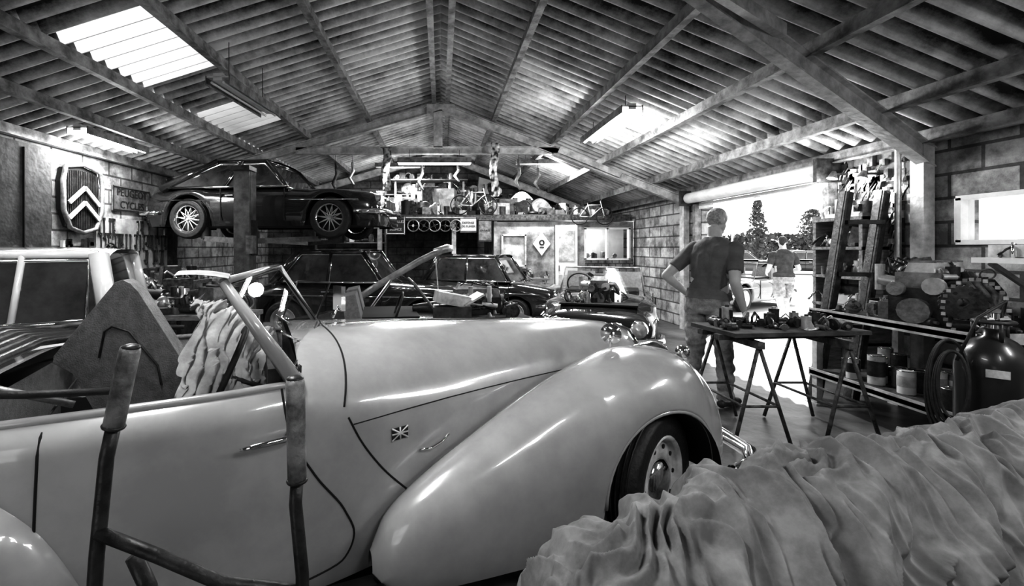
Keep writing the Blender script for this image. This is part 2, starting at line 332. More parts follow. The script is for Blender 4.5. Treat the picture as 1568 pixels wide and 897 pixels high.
# ------------------------------------------------------------------ generic car
def motor(b,c,s=1.,seed=1,fan=True):
    R=random.Random(seed); M0=b.M.copy(); b.M=M0@Matrix.Translation(c)@Matrix.Scale(s,4)
    b.box((0,0,.13),(.62,.3,.26),DARK); b.box((0,0,.31),(.58,.24,.12),MID); b.box((0,0,.4),(.54,.16,.08),LIGHT,(0,0,0),.85)
    for i in range(5): b.box((-.22+i*.11,0,.445),(.02,.15,.012),MID)
    b.cyl((.31,0,.1),(.36,0,.1),.09,MID); b.cyl((.31,.1,.28),(.35,.1,.28),.06,LIGHT); b.cyl((.31,-.1,.25),(.35,-.1,.25),.05,MID)
    if fan:
        for k in range(4): a=k*pi/2+.4; b.box((.39,.07*math.cos(a),.22+.07*math.sin(a)),(.01,.035,.11),DARK,(a-pi/2,0,0))
    for i in range(4):
        x=-.22+i*.14; b.tube([(x,.13,.3),(x,.22,.3),(x+.02,.27,.22),(0,.28,.1)],.024,RUST,8)
        b.tube([(x,-.1,.42),(x+.05,-.17,.47),(.28,-.14,.38)],.008,BLACK,5)
    for x in(-.12,.12): b.cyl((x,-.15,.28),(x,-.27,.3),.045,LIGHT); b.cyl((x,-.27,.22),(x,-.27,.42),.03,LIGHT)
    b.cyl((-.31,0,.14),(-.34,0,.14),.17,MID,n=24); b.lathe((-.34,0,.12),(-1,0,0),[(.15,0),(.1,.15),(.07,.35),(.05,.5)],DARK,18)
    for i in range(30): b.cyl((R.uniform(-.28,.28),R.choice((-.155,.155)),R.uniform(.05,.25)),(R.uniform(-.28,.28),R.choice((-.17,.17)),R.uniform(.05,.3)),R.uniform(.01,.03),R.choice(PAL),n=8)
    b.M=M0
def car(name,loc,yaw,L=4.,W=1.55,H=1.4,col=CAR_D,Rw=.31,clr=.2,belt=.88,hood=.8,trunk=.82,xa=.75,xb=.25,xc=-.9,xd=-1.5,style='disc',conv=False,fw=None,rw=None,z0=0,engine=False,roofcol=None):
    b=MB(); b.M=place(loc[0],loc[1],z0,yaw)
    fw=fw if fw is not None else L/2-.75; rw=rw if rw is not None else -L/2+.8
    if xd<-L/2+.55: ZT=[(-L/2,belt-.4),(-L/2+.06,belt-.08),(-L/2+.2,belt)]
    else: ZT=[(-L/2,trunk-.22),(-L/2+.08,trunk-.05),(-L/2+.3,trunk),(xd,belt)]
    ZT+=[(xa,belt),(xa+.15,belt-.01),(L/2-.35,hood),(L/2-.08,hood-.06),(L/2,hood-.2)]
    HW=[(-L/2,.78),(-L/2+.12,.9),(-L/2+.5,.97),(0,1),(L/2-.6,.97),(L/2-.12,.9),(L/2,.8)]
    N=80; Ra=Rw+.06
    def ring(x):
        hw=interp(HW,x)*W/2; zt=interp(ZT,x); zb=clr
        for xw in(fw,rw):
            d=abs(x-xw)
            if d<Ra: zb=max(zb,Rw+math.sqrt(Ra*Ra-d*d))
        zm=max(clr+.5*(zt-clr),zb+.01); zm=min(zm,zt-.05); P=[]
        for i in range(5): w=i/4; P.append((hw-.05*(1-w)**2,zb+(zm-zb)*w))
        for i in range(1,13):
            a=i/12*pi/2; P.append((hw*max(math.cos(a),0)**(2/4.),zm+(zt-zm)*math.sin(a)**(2/4.)))
        return [(x,-y,z) for y,z in P]+[(x,y,z) for y,z in P[::-1][1:]]
    rings=[ring(-L/2+L*i/N) for i in range(N+1)]; n=len(rings[0])
    vs=[p for r in rings for p in r]; fs=[(i*n+j,(i+1)*n+j,(i+1)*n+j+1,i*n+j+1) for i in range(N) for j in range(n-1)]
    fs+=[tuple(range(n)),tuple(N*n+k for k in range(n-1,-1,-1))]
    b.add(vs,fs,col,True)
    b.box((0,0,(clr+belt)/2-.08),(L-.3,W-.5,belt-clr-.2),GAP)
    hb=W/2*.9; ht=W/2*.76
    if not conv:
        zb,zt=belt-.02,H-.05
        base=[(xa,-hb,zb),(xa,hb,zb),(xd,hb,zb),(xd,-hb,zb)]; top=[(xb,-ht,zt),(xb,ht,zt),(xc,ht,zt),(xc,-ht,zt)]
        b.add(base+top,[(0,1,5,4),(1,2,6,5),(2,3,7,6),(3,0,4,7)],DGLASS)
        rc=roofcol or col
        def rf(u,v):
            x=xc-.06+(xb+.1-xc)*u; y=(v*2-1); e=1-(2*u-1)**6*.25
            return (x,y*(ht+.015)*(1-.02*abs(2*u-1)**4),zt-.02+.07*(1-y**4)*e)
        b.grid(rf,16,16,rc)
        for s in(-1,1):
            b.tube([(xa,s*hb,zb),(xb,s*ht,zt)],.03,rc); b.tube([(xd,s*hb,zb),(xc,s*ht,zt)],.06,rc)
            b.tube([(xb,s*ht,zt),(xc,s*ht,zt)],.028,rc); b.tube([(xa,s*(hb+.01),zb+.02),(xd,s*(hb+.01),zb+.02)],.018,CHROME)
            b.tube([(xa-.06,s*(hb+.008),zb+.03),(xb-.03,s*(ht+.012),zt-.04),(xc+.05,s*(ht+.012),zt-.04),(xd+.12,s*(hb+.008),zb+.03)],.013,CHROME,6)
            xm=(xa+xd)/2; xt=(xb+xc)/2
            b.tube([(xm,s*(hb+.005),zb),(xt,s*(ht+.005),zt)],.025,rc)
            b.tube([(xm+.03,s*(hb+.02),zb),(xt+.03,s*(ht+.02),zt)],.008,CHROME,6)
            if xd<-1.2 and xc<-1: b.tube([((xm+xd)/2-.1,s*(hb+.005),zb),((xt+xc)/2-.1,s*(ht+.005),zt)],.02,rc)
        b.tube([(xa,-hb,zb),(xa,hb,zb)],.02,CHROME); b.tube([(xb,-ht,zt+.0),(xb,ht,zt+.0)],.03,rc)
    else:
        zt=H-.03
        b.box(((xa+xd)/2-.05,0,belt+.0),(xa-xd-.35,W*.72,.03),GAP)
        b.tube([(xa,-hb*.9,belt-.02),(xa-.28,-hb*.82,zt),(xa-.28,hb*.82,zt),(xa,hb*.9,belt-.02)],.013,MID)
        b.add([(xa,-hb*.9,belt-.02),(xa-.28,-hb*.82,zt),(xa-.28,hb*.82,zt),(xa,hb*.9,belt-.02)],[(0,1,2,3)],CLEAR)
        for s in(-.35,.35): b.box(((xa+xd)/2-.35,s,belt+.08),(.16,.5,.34),LEATHER,(0,-.2,0),.85)
        b.torus((xa-.45,-.33,belt+.08),(-1,0,.35),.18,.012,BLACK)
    for s in(-1,1):
        for xw in(fw,rw): wheel(b,(xw,s*(W/2-.1),Rw),(0,s,0),Rw,.17,style)
        b.box(((xa+xd)/2,s*(W/2+.0),(belt+clr)/2+.02),(.012,.012,belt-clr-.12),GAP); b.box((xa-.02,s*(W/2),(belt+clr)/2+.02),(.012,.012,belt-clr-.12),GAP)
        b.box((xa-.9,s*(W/2+.012),belt-.14),(.13,.02,.02),CHROME)
        b.tube([(-L/2+.3,s*(W/2-.01),belt-.2),(L/2-.3,s*(W/2-.02),belt-.22)],.010,CHROME,6)
        y=s*(W/2-.24)
        b.lathe((L/2-.07,y,hood-.2),(1,0,0),[(.11,-.05),(.105,.05),(.09,.075)],CHROME,20); b.lathe((L/2-.07,y,hood-.2),(1,0,0),[(.09,.07),(.06,.1),(0,.115)],LIGHT,18)
        b.sph((L/2-.02,y,hood-.38),(.03,.04,.035),CREAM,10,6); b.box((-L/2-.005,y,trunk-.3),(.03,.12,.16),MID)
    gw=W-.85; b.box((L/2+.005,0,hood-.24),(.03,gw,.2),GAP)
    for i in range(9): b.box((L/2+.02,-gw/2+gw*i/8,hood-.24),(.02,.012,.2),CHROME)
    b.tube([(L/2+.015,-gw/2,hood-.34),(L/2+.015,-gw/2,hood-.14),(L/2+.015,gw/2,hood-.14),(L/2+.015,gw/2,hood-.34)],.014,CHROME,6,True)
    for s,x in((1,L/2),(-1,-L/2)):
        b.tube([(x-s*.35,-W/2-.02,.4),(x-s*.05,-W/2+.0,.4),(x+s*.09,-W/2+.2,.4),(x+s*.12,0,.4),(x+s*.09,W/2-.2,.4),(x-s*.05,W/2,.4),(x-s*.35,W/2+.02,.4)],.04,CHROME,8)
    b.tube([(xa+.25,-.5,belt+.0),(xa+.05,-.15,belt+.05)],.006,BLACK,5); b.tube([(xa+.25,.1,belt+.0),(xa+.05,.45,belt+.05)],.006,BLACK,5)
    if engine:
        b.box((L/2-.85,0,hood+.03),(1.0,W*.66,.02),GAP); motor(b,(L/2-.85,0,hood+.0),.85); junk(b,L/2-1.3,L/2-.4,-.4,.4,hood+.03,22,.06,.18,5,PALE)
    o=b.obj(name); return o
def junk(b,x0,x1,y0,y1,z,n,smin,smax,seed,pal=PAL):
    R=random.Random(seed)
    for i in range(n):
        x,y=R.uniform(x0,x1),R.uniform(y0,y1); s=R.uniform(smin,smax); m=R.choice(pal); k=R.randrange(10); th=R.uniform(0,pi); c,sn=math.cos(th),math.sin(th)
        if k==0: h=s*R.uniform(.4,1.1); b.box((x,y,z+h/2),(s,s*R.uniform(.4,.9),h),m,(0,0,th)); b.box((x,y,z+h+.004),(s*.6,s*.3,.02),R.choice(pal),(0,0,th))
        elif k==1: h=s*R.uniform(.6,1.1); b.cyl((x,y,z),(x,y,z+h),s*.3,m); b.cyl((x,y,z+h),(x,y,z+h*1.12),s*.12,R.choice(pal))
        elif k==2: r=s*.25; b.cyl((x-c*s/2,y-sn*s/2,z+r),(x+c*s/2,y+sn*s/2,z+r),r,m); b.cyl((x-c*s*.7,y-sn*s*.7,z+r),(x+c*s*.7,y+sn*s*.7,z+r),r*.4,MID)
        elif k==3: b.torus((x,y,z+s*.45),(c,sn,R.uniform(-.4,.4)),s*.4,s*.06,m,20,6)
        elif k==4: b.tube([(x,y,z),(x,y,z+s*.5),(x+c*s*.3,y+sn*s*.3,z+s*.8),(x+c*s*.7,y+sn*s*.7,z+s*.5),(x+c*s,y+sn*s,z+.02)],s*.07,m,7)
        elif k==5: b.lathe((x,y,z),(c*.3,sn*.3,1),[(s*.4,0),(s*.42,s*.1),(s*.2,s*.15),(s*.15,s*.5),(0,s*.52)],m,14)
        elif k==6: b.box((x,y,z+s*.5),(s*.08,s*.9,s),m,(R.uniform(-.2,.2),R.uniform(-.3,.3),th))
        elif k==7:
            for j in range(3): b.cyl((x+c*j*s*.25,y+sn*j*s*.25,z),(x+c*j*s*.25,y+sn*j*s*.25,z+s*R.uniform(.3,.8)),s*.11,R.choice(pal),n=10)
            b.box((x,y,z+s*.12),(s,s*.5,s*.24),m,(0,0,th))
        elif k==8:
            b.lathe((x,y,z+s*.4),(c,sn,.2),[(s*.1,-s*.08),(s*.38,-s*.08),(s*.4,-s*.04),(s*.4,s*.04),(s*.38,s*.08),(s*.1,s*.08),(s*.1,-s*.08)],m,16,False)
            for j in range(8): a=j*pi/4; b.cyl((x,y,z+s*.4),(x-sn*s*.3*math.cos(a),y+c*s*.3*math.cos(a),z+s*.4+s*.3*math.sin(a)),s*.03,MID,n=5)
        else: b.tube([(x-c*s*.7,y-sn*s*.7,z+.01),(x,y,z+s*R.uniform(.3,.9)),(x+c*s*.7,y+sn*s*.7,z+.01)],s*.04,m,6); b.sph((x,y,z+s*.3),(s*.25,s*.2,s*.3),R.choice(pal),10,6)
# ------------------------------------------------------------------ hero roadster
TH=math.radians(22)
HM=place(.78,2.9,0,TH)
h=MB(); h.M=HM
HWT=[(-3.9,.25),(-3.6,.5),(-3.1,.66),(-2.4,.715),(-1.9,.705),(-1.6,.665),(-1.2,.57),(-.6,.43),(0,.32),(.3,.26),(.42,.22)]
ZC=[(-3.9,.45),(-3.6,.72),(-3.1,.92),(-2.7,.98),(-1.9,1.02),(-1.6,1.06),(-1.3,1.06),(-.6,1.035),(0,1.0),(.3,.965),(.42,.93)]
ZM=[(-3.9,.4),(-3.1,.6),(-2.6,.8),(-1.9,.80),(-1.5,.72),(-1.,.6),(0,.6),(.42,.6)]
NN=[(-3.9,2.2),(-2.7,3.2),(-1.8,3.),(-1.5,2.6),(-1.,2.3),(0,2.2),(.42,2.3)]
ZB=.15
def S(x,v,s=-1,off=0):
    hw=interp(HWT,x);zc=interp(ZC,x);zm=interp(ZM,x);n=interp(NN,x)
    if v<.6:
        a=v/.6*pi/2; y=hw*math.sin(a)**(2/n); z=zm+(zc-zm)*max(math.cos(a),0)**(2/n)
    else:
        w=(v-.6)/.4; y=hw+.012*math.sin(w*pi)-.06*w*w; z=zm+(ZB-zm)*w
    return Vector((x,s*(y+off),z+off*.5))
def SZ(x,z,s=-1,off=.002):
    hw=interp(HWT,x);zc=interp(ZC,x);zm=interp(ZM,x);n=interp(NN,x)
    if z>=zm:
        q=min(1,(z-zm)/(zc-zm)); y=hw*max(0,1-q**n)**(1/n)
    else:
        w=(zm-z)/(zm-ZB); y=hw+.012*math.sin(w*pi)-.06*w*w
    return Vector((x,s*(y+off),z))
for s in(-1,1):
    h.grid(lambda u,v:S(-1.66+2.08*u,v,s),60,40,PAINT)
    h.grid(lambda u,v:S(-3.9+1.2*u,v,s),40,30,PAINT)
    v0=.40
    h.grid(lambda u,v:S(-2.7+1.04*u,v0+(1-v0)*v,s),30,30,PAINT)
    def lin(u,v):
        p=S(-2.7+1.04*u,v0,s); return Vector((p.x,p.y-s*(.0+.05*v),p.z-.02*(v>0)-.55*v*v))
    h.grid(lin,20,8,LEATHER)
    h.tube([S(-2.7+1.04*i/20,v0,s,.002) for i in range(21)],.014,LEATHER if s>0 else PAINT,8)
h.grid(lambda u,v:Vector((-1.66,(2*u-1)*.62,.5+.5*v)),4,4,DARK)
h.box((-1.74,0,.9),(.06,1.16,.2),DWOOD); h.box((-2.2,0,.35),(1.1,1.2,.04),DARK)
for y in(-.1,.05,.2): h.cyl((-1.77,y,.92),(-1.79,y,.92),.045,CHROME,n=20); h.cyl((-1.79,y,.92),(-1.793,y,.92),.038,BLACK,n=20)
h.grid(lambda u,v:Vector((-2.72,(2*u-1)*.62,.4+.5*v)),4,4,LEATHER)
for y in(-.33,.33):
    h.box((-2.25,y,.48),(.5,.52,.16),LEATHER)
def gap(pts,s=-1,r=.0035,m=GAP,off=.0005):
    out=[]
    for (x0,z0),(x1,z1) in zip(pts,pts[1:]):
        for k in range(8): out.append(SZ(x0+(x1-x0)*k/8,z0+(z1-z0)*k/8,s,off))
    out.append(SZ(pts[-1][0],pts[-1][1],s,off)); h.tube(out,r,m,6)
def smoothpts(P,n=6):
    X=[(i,p[0]) for i,p in enumerate(P)];Z=[(i,p[1]) for i,p in enumerate(P)]
    return [(interp(X,i/n),interp(Z,i/n)) for i in range((len(P)-1)*n+1)]
for s in(-1,1):
    h.tube([S(-1.5+.03*math.sin(v/30*3),v/30*.5,s,.0005) for v in range(0,31)],.004,GAP,6)
    gap(smoothpts([(-1.48,.8),(-1.43,.7),(-1.34,.57),(-1.2,.42)]),s,.004)
    gap([(-1.46,.77),(.38,.80)],s,.0025)
    gap(smoothpts([(-1.73,.985),(-1.70,.8),(-1.61,.62),(-1.5,.46),(-1.455,.34),(-1.5,.24),(-1.7,.2)]),s,.004)
    gap([(-2.4,.985),(-2.41,.6),(-2.41,.2)],s,.004); gap([(-1.7,.2),(-2.4,.2)],s,.004)
    h.tube([SZ(-1.68,.79,s,.02),SZ(-1.72,.787,s,.04),SZ(-1.82,.785,s,.045),SZ(-1.86,.78,s,.035)],[.011,.012,.01,.006],CHROME); h.sph(SZ(-1.69,.789,s,.01),(.03,.014,.02),CHROME,12,8)
    h.tube([SZ(-1.17,.6,s,.01),SZ(-1.12,.6,s,.025),SZ(-1.06,.615,s,.025),SZ(-1.02,.63,s,.01)],.005,CHROME); 
    h.tube([SZ(.1,.72,s,.01),SZ(.14,.72,s,.03),SZ(.24,.73,s,.02)],.007,CHROME)
h.tube([S(-1.48+1.88*i/20,0,1,.001) for i in range(21)],.006,CHROME,6)
p0=SZ(-1.26,.69,-1,.004); e1=(SZ(-1.2,.69,-1,.004)-p0).normalized(); e2=(SZ(-1.26,.72,-1,.004)-SZ(-1.26,.66,-1,.004)).normalized(); e3=e1.cross(e2)
h.prism([(-.038,-.024),(.038,-.024),(.038,.024),(-.038,.024)],p0,e1,e2,e3,.002,BLACK)
for a in((-.038,-.024,.038,.024),(-.038,.024,.038,-.024),(-.038,0,.038,0),(0,-.024,0,.024)):
    h.tube([p0+e1*a[0]+e2*a[1]+e3*.003,p0+e1*a[2]+e2*a[3]+e3*.003],.0036,WHITE,4)
FZ=[(-1.4,.28),(-1.34,.40),(-1.2,.50),(-.9,.645),(-.6,.775),(-.3,.875),(0,.93),(.2,.915),(.38,.83),(.5,.7),(.58,.55),(.62,.40)]
FO=[(-1.4,.69),(-1.34,.75),(-1.2,.79),(-.9,.815),(-.5,.83),(0,.83),(.25,.80),(.42,.745),(.55,.66),(.62,.58)]
FI=[(-1.4,.62),(-1.3,.56),(-.9,.45),(-.4,.34),(0,.26),(.4,.28),(.62,.42)]
FB=[(-1.4,.2),(-1.3,.13),(-.6,.13),(.3,.15),(.45,.24),(.62,.36)]
def fender(s,FZ,FO,FI,FB,x0,x1,xw,Rw,Ra):
    def fn(u,v):
        x=x0+(x1-x0)*u; zc=interp(FZ,x);yo=interp(FO,x);yi=interp(FI,x);zb=interp(FB,x)
        d=abs(x-xw)
        if d<Ra: zb=max(zb,Rw+math.sqrt(Ra*Ra-d*d)*1.0)
        yc=yi+(yo-yi)*.48; zm=max(zb+.02,zc-.38*min(1,zc/.9)); zm=min(zm,zc-.03)
        if v<.25:
            a=v/.25*pi/2; return Vector((x,s*(yc-(yc-yi)*math.cos(a)),zc-.30*(zc)*(1-math.sin(a))))
        if v<.75:
            a=(v-.25)/.5*pi/2; return Vector((x,s*(yc+(yo-yc)*math.sin(a)**(2/2.3)),zm+(zc-zm)*max(0,math.cos(a))**(2/2.3)))
        w=(v-.75)/.25; return Vector((x,s*(yo-.04*w*w*(1 if zb<.3 else .2)),zm+(zb-zm)*w))
    h.grid(fn,140,56,PAINT)
    pts=[]
    for i in range(0,25):
        a=pi*i/24
        x=xw+Ra*math.cos(a); pts.append(Vector((x,s*(interp(FO,x)-.012),max(Rw+Ra*math.sin(a),interp(FB,x)))))
    h.tube(pts,.011,PAINT,8)
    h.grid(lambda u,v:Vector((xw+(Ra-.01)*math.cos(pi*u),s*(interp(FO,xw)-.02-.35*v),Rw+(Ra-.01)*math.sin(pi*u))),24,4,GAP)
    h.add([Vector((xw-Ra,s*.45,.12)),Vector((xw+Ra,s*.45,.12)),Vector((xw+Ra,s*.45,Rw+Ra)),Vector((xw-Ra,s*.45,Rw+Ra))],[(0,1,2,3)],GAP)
RFZ=[(-3.95,.3),(-3.8,.5),(-3.4,.76),(-3.,.86),(-2.7,.84),(-2.45,.68),(-2.3,.45),(-2.26,.3)]
RFO=[(-3.95,.6),(-3.7,.76),(-3.2,.84),(-2.7,.84),(-2.4,.79),(-2.26,.70)]
RFI=[(-3.95,.5),(-2.3,.6)]; RFB=[(-3.95,.25),(-3.7,.15),(-2.26,.14)]
for s in(-1,1):
    fender(s,FZ,FO,FI,FB,-1.4,.62,-.02,.31,.375)
    fender(s,RFZ,RFO,RFI,RFB,-3.95,-2.26,-2.8,.33,.36)
    st=math.radians(20); ax=Vector((math.sin(st),-math.cos(st),0))*(-s)
    wheel(h,(-.02,s*.70,.325),ax,.325,.155,'hero'); wheel(h,(-2.8,s*.70,.33),(0,s,0),.33,.155,'hero')
    h.cyl((0,s*.3,.33),(0,s*.66,.33),.03,DARK)
    h.lathe((.12,s*.4,.80),(1,0,0),[(0,-.02),(.05,0),(.095,.08),(.115,.18),(.12,.22),(.11,.235)],CHROME,28); h.lathe((.12,s*.4,.80),(1,0,0),[(.11,.23),(.06,.25),(0,.255)],LIGHT,24)
    h.cyl((.2,s*.4,.6),(.2,s*.4,.72),.03,CHROME)
    h.lathe((.30,s*.62,.90),(1,0,0),[(0,-.03),(.03,-.02),(.035,.01),(0,.03)],CHROME,14)
h.tube([(-.08,-.5,.93),(-.08,-.5,1.0)],.007,CHROME); h.lathe((-.075,-.5,1.0),(-1,-.5,0),[(0,-.03),(.035,-.022),(.055,0),(.055,.008),(0,.01)],CHROME,20)
h.grid(lambda u,v:Vector((.425+.02*math.sin(pi*v),(2*u-1)*.21*math.sin(max(.35,v)*pi*.5+.0)*(1-.25*v*v*v),.32+.58*v)),8,12,GAP)
for i in range(15):
    y=-.18+.36*i/14; h.tube([(.44,y*.75,.33),(.455,y,.6),(.445,y*.9,.87-.35*abs(y))],.005,CHROME,5)
h.tube([(.44,-.17,.32),(.44,-.225,.6),(.435,-.2,.8),(.43,-.1,.915),(.43,0,.935),(.43,.1,.915),(.435,.2,.8),(.44,.225,.6),(.44,.17,.32)],.018,CHROME,8)
h.tube([(.35,-.87,.36),(.5,-.85,.36),(.62,-.76,.37),(.7,-.5,.38),(.73,0,.38),(.7,.5,.38),(.62,.76,.37),(.5,.85,.36)],.038,CHROME,10)
for y in(-.35,.35): h.box((.6,y,.36),(.25,.04,.05),DARK)
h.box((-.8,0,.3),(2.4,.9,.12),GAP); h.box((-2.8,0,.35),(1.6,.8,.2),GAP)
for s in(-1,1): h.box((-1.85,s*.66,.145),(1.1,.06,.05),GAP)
sk=.2
nb,nt_,ft,fb=Vector((-1.68,-.62,.965)),Vector((-1.92,-.585,1.33)),Vector((-1.92+sk+.04,.56,1.34)),Vector((-1.68+sk+.02,.6,.985))
mid=(nb+fb)/2+Vector((.06,0,.075)); mt=(nt_+ft)/2+Vector((.04,0,.015))
h.tube([nb,nb+(nt_-nb)*.5,nt_],[.032,.025,.018],PAINT,10); h.tube([fb,ft],.018,PAINT); h.tube([nt_,mt,ft],.014,PAINT); h.tube([nb,mid,fb],.016,BLACK)
i1=.035
h.tube([nb.lerp(mid,i1)+Vector((-.01,.02,.02)),nt_.lerp(mt,i1)+Vector((0,.015,-.02)),mt+Vector((0,0,-.02)),ft.lerp(mt,i1)+Vector((0,0,-.02)),fb.lerp(mid,i1)+Vector((0,0,.02)),mid+Vector((-.01,0,.015))],.008,BLACK,6,True)
h.add([nb,nt_,mt,ft,fb,mid],[(0,1,2,5),(5,2,3,4)],CLEAR)
for y in(-.3,.2): h.tube([(-1.62,y,1.04),(-1.66,y-.03,1.06),(-1.72,y-.25,1.13)],.005,CHROME,5)
h.box((-1.86,.05,1.27),(.02,.2,.055),BLACK)
h.grid(lambda u,v:nt_+Vector((.02-.17*u,-.02+.22*v,.012+.045*u-.03*u*u+.01*math.sin(v*3))),8,8,LEATHER2)
h.tube([(-1.45,.64,1.0),(-1.36,.66,1.22),(-1.56,.66,1.24),(-1.66,.64,1.0)],.008,BLACK,6,True); h.add([(-1.45,.64,1.0),(-1.36,.66,1.22),(-1.56,.66,1.24),(-1.66,.64,1.0)],[(0,1,2,3)],CLEAR)
h.box((-1.3,.66,1.12),(.03,.12,.16),CHROME,(0,0,.3)); h.tube([(-1.35,.6,1.0),(-1.3,.66,1.08)],.008,CHROME)
h.torus((-1.93,-.34,.93),(-1,0,.45),.205,.012,BLACK,36); h.cyl((-1.72,-.34,.83),(-1.93,-.34,.93),.018,DARK)
for a in(.5,2.6,4.7): 
    _,e,f=h.frame((-1,0,.45)); h.tube([Vector((-1.93,-.34,.93)),Vector((-1.93,-.34,.93))+(e*math.cos(a)+f*math.sin(a))*.2],.006,CHROME,5)
for i in range(7):
    h.tube([(-2.55-.05*i,-.66+.02*i,.98+.008*i),(-2.75-.03*i,-.3,1.01+.012*i),(-2.75-.03*i,.3,1.01+.012*i),(-2.55-.05*i,.66-.02*i,.98+.008*i)],.02,BLACK if i%2 else DARK,8)
for s in(-1,1): h.tube([(-2.2,s*.64,.99),(-2.45,s*.66,1.01),(-2.8,s*.62,1.04)],.012,BLACK); h.tube([(-2.35,s*.6,.95),(-2.6,s*.62,1.05),(-2.9,s*.6,1.02)],.012,MID)
hero=h.obj('vintage_roadster')
# loose seat panel in cockpit
b=MB(); YS=1.82
def WP_(px,py,Y=YS): return ((px-675)/700*Y, 1.45-(py-380)/700*Y)
poly=[WP_(*p) for p in((300,600),(294,575),(212,447),(200,434),(188,428),(176,432),(82,545),(80,556),(110,572),(150,640),(300,640))]
b.prism(poly,(0,YS,0),(1,0,0),(0,0,1),(0,1,0),.06,LEATHER)
q=[WP_(px,py,YS-.008) for px,py in((150,548),(158,508),(170,500),(196,508),(240,560),(246,590))]; b.tube([Vector((x,YS-.002,z)) for x,z in q],.005,BLACK,6)
b.obj('seat_cushion',bevel=.012,seg=3)
def clothmat(n,c,v): return mat(n,c,.95,0,v,7,.0)
CL1=clothmat('light_rag',.36,.12)
b=MB()
def rag(u,v):
    x=-1.10+.28*u; zz=1.2-.22*u-.5*max(0,v-.3)**1.2
    y=2.0+.1*u-.32*v
    n_=.06*noise.noise(Vector((u*4,v*3,2)))+.045*(1-2*abs(noise.noise(Vector((u*9+v*2,v*2.5,5)))))+.02*(1-2*abs(noise.noise(Vector((u*19+v*3,v*6,5)))))
    return Vector((x+.10*v+n_*.6,y+n_,zz+n_*.8))
b.grid(rag,80,80,CL1); b.obj('cloth_rag')
# ------------------------------------------------------------------ foreground hand truck
b=MB()
SL=mat('worn_sleeve',.34,.5,.2,.2,14,.3)
def P(px,py,Y): return Vector(((px-675)/700*Y,Y,1.45-(py-380)/700*Y))
def handle(tp,mp,bp,ft):
    b.tube([tp,tp.lerp(mp,.05),mp],[.018,.0195,.0195],SL,14); b.torus(mp,(mp-tp),.018,.004,DARK); b.sph(tp,(.018,.018,.008),DARK)
    b.tube([mp,mp.lerp(bp,.25)+Vector((-.006,0,0)),bp,ft],.0135,DARK,12)
l0,l1,l2=P(200,532,.92),P(174,652,.92),P(148,850,.9); r0,r1,r2=P(452,580,.95),P(455,735,.95),P(463,880,.93)
handle(l0,l1,l2,Vector((l2.x-.02,.86,.12))); handle(r0,r1,r2,Vector((r2.x+.02,.88,.12)))
b.tube([P(150,815,.9),P(240,850,.9),P(340,893,.91),P(462,905,.93)],.013,DARK,10)
b.tube([Vector((-.7,.86,.5)),Vector((-.26,.88,.45))],.012,DARK); b.tube([P(205,850,.93),P(228,900,.93),Vector((-.55,.93,.3))],.016,DARK)
for x in(-.72,-.22): wheel(b,(x,.9,.12),(1,0,0),.12,.05)
b.cyl((-.76,.9,.12),(-.18,.9,.12),.012,MID); b.box((-.47,1.0,.02),(.5,.24,.015),DARK)
b.obj('hand_truck')
# ------------------------------------------------------------------ draped car
CL2=clothmat('dust_sheet',.22,.07)
b=MB()
p0=Vector((.1,1.1)); p1=Vector((3.3,2.17)); dd=(p1-p0).normalized(); qq=Vector((-dd.y,dd.x)); LL=(p1-p0).length
PRF=[(0,(.20,.02)),(.10,(.19,.3)),(.22,(.17,.58)),(.31,(.12,.68)),(.40,(.03,.725)),(.48,(-.07,.70)),(.56,(-.14,.60)),(.68,(-.20,.43)),(.82,(-.28,.23)),(1,(-.36,.02))]
PW=[(k,a) for k,(a,_) in PRF]; PZ=[(k,a) for k,(_,a) in PRF]
GS=[(0,.3),(.12,.56),(.25,.78),(.5,.92),(1.1,1.0),(1.6,1.0),(3.5,1.06)]
def fold(x,k=1.6):
    f=x-math.floor(x); return (1-abs(2*f-1))**k
def drape(u,v):
    s=u*LL; w=interp(PW,v); z=interp(PZ,v); g=interp(GS,s)
    n1=noise.noise(Vector((s*1.3,v*2.2,1.))); n2=noise.noise(Vector((s*3.1,v*3.5,4.))); n3=noise.noise(Vector((s*6,v*9,7)))
    top=math.exp(-((v-.42)/.11)**2); side=1-top
    ph=s*3.0+n1*1.6+.5*n2+v*.8
    amp=.75+.5*noise.noise(Vector((s*2.3,3,v)))
    f1=fold(ph)*.11*amp; f2=fold(ph*2.3+n2*1.3+.3)*.05*(.6+n3); f3=fold(s*15+n3*2+v*2,1.2)*.012
    sh=(v-.4)*7*(.8+.8*noise.noise(Vector((s*.9,0,8))))
    q=s*3.4+sh+n2*1.7
    t1=fold(q,1.3)*.072*(.7+.6*n1)+fold(q*2.1+n3*1.5,1.3)*.044+fold(s*17+sh*3+n3*2,1.)*.015
    d=side*(f1+f2)+f3+top*t1
    z2=z*g+.03*noise.noise(Vector((s*1.3,0,4)))
    o=d*side*(1 if w>0 else -1)*1.2
    P_=p0+dd*(s+.05*n2)+qq*(w*(.6+.4*min(1,s/.5))+o)
    return Vector((P_.x,P_.y,max(.01,z2+d*(top+side*.3)-.02)))
b.grid(drape,900,260,CL2); b.obj('dust_sheet_covered_car')
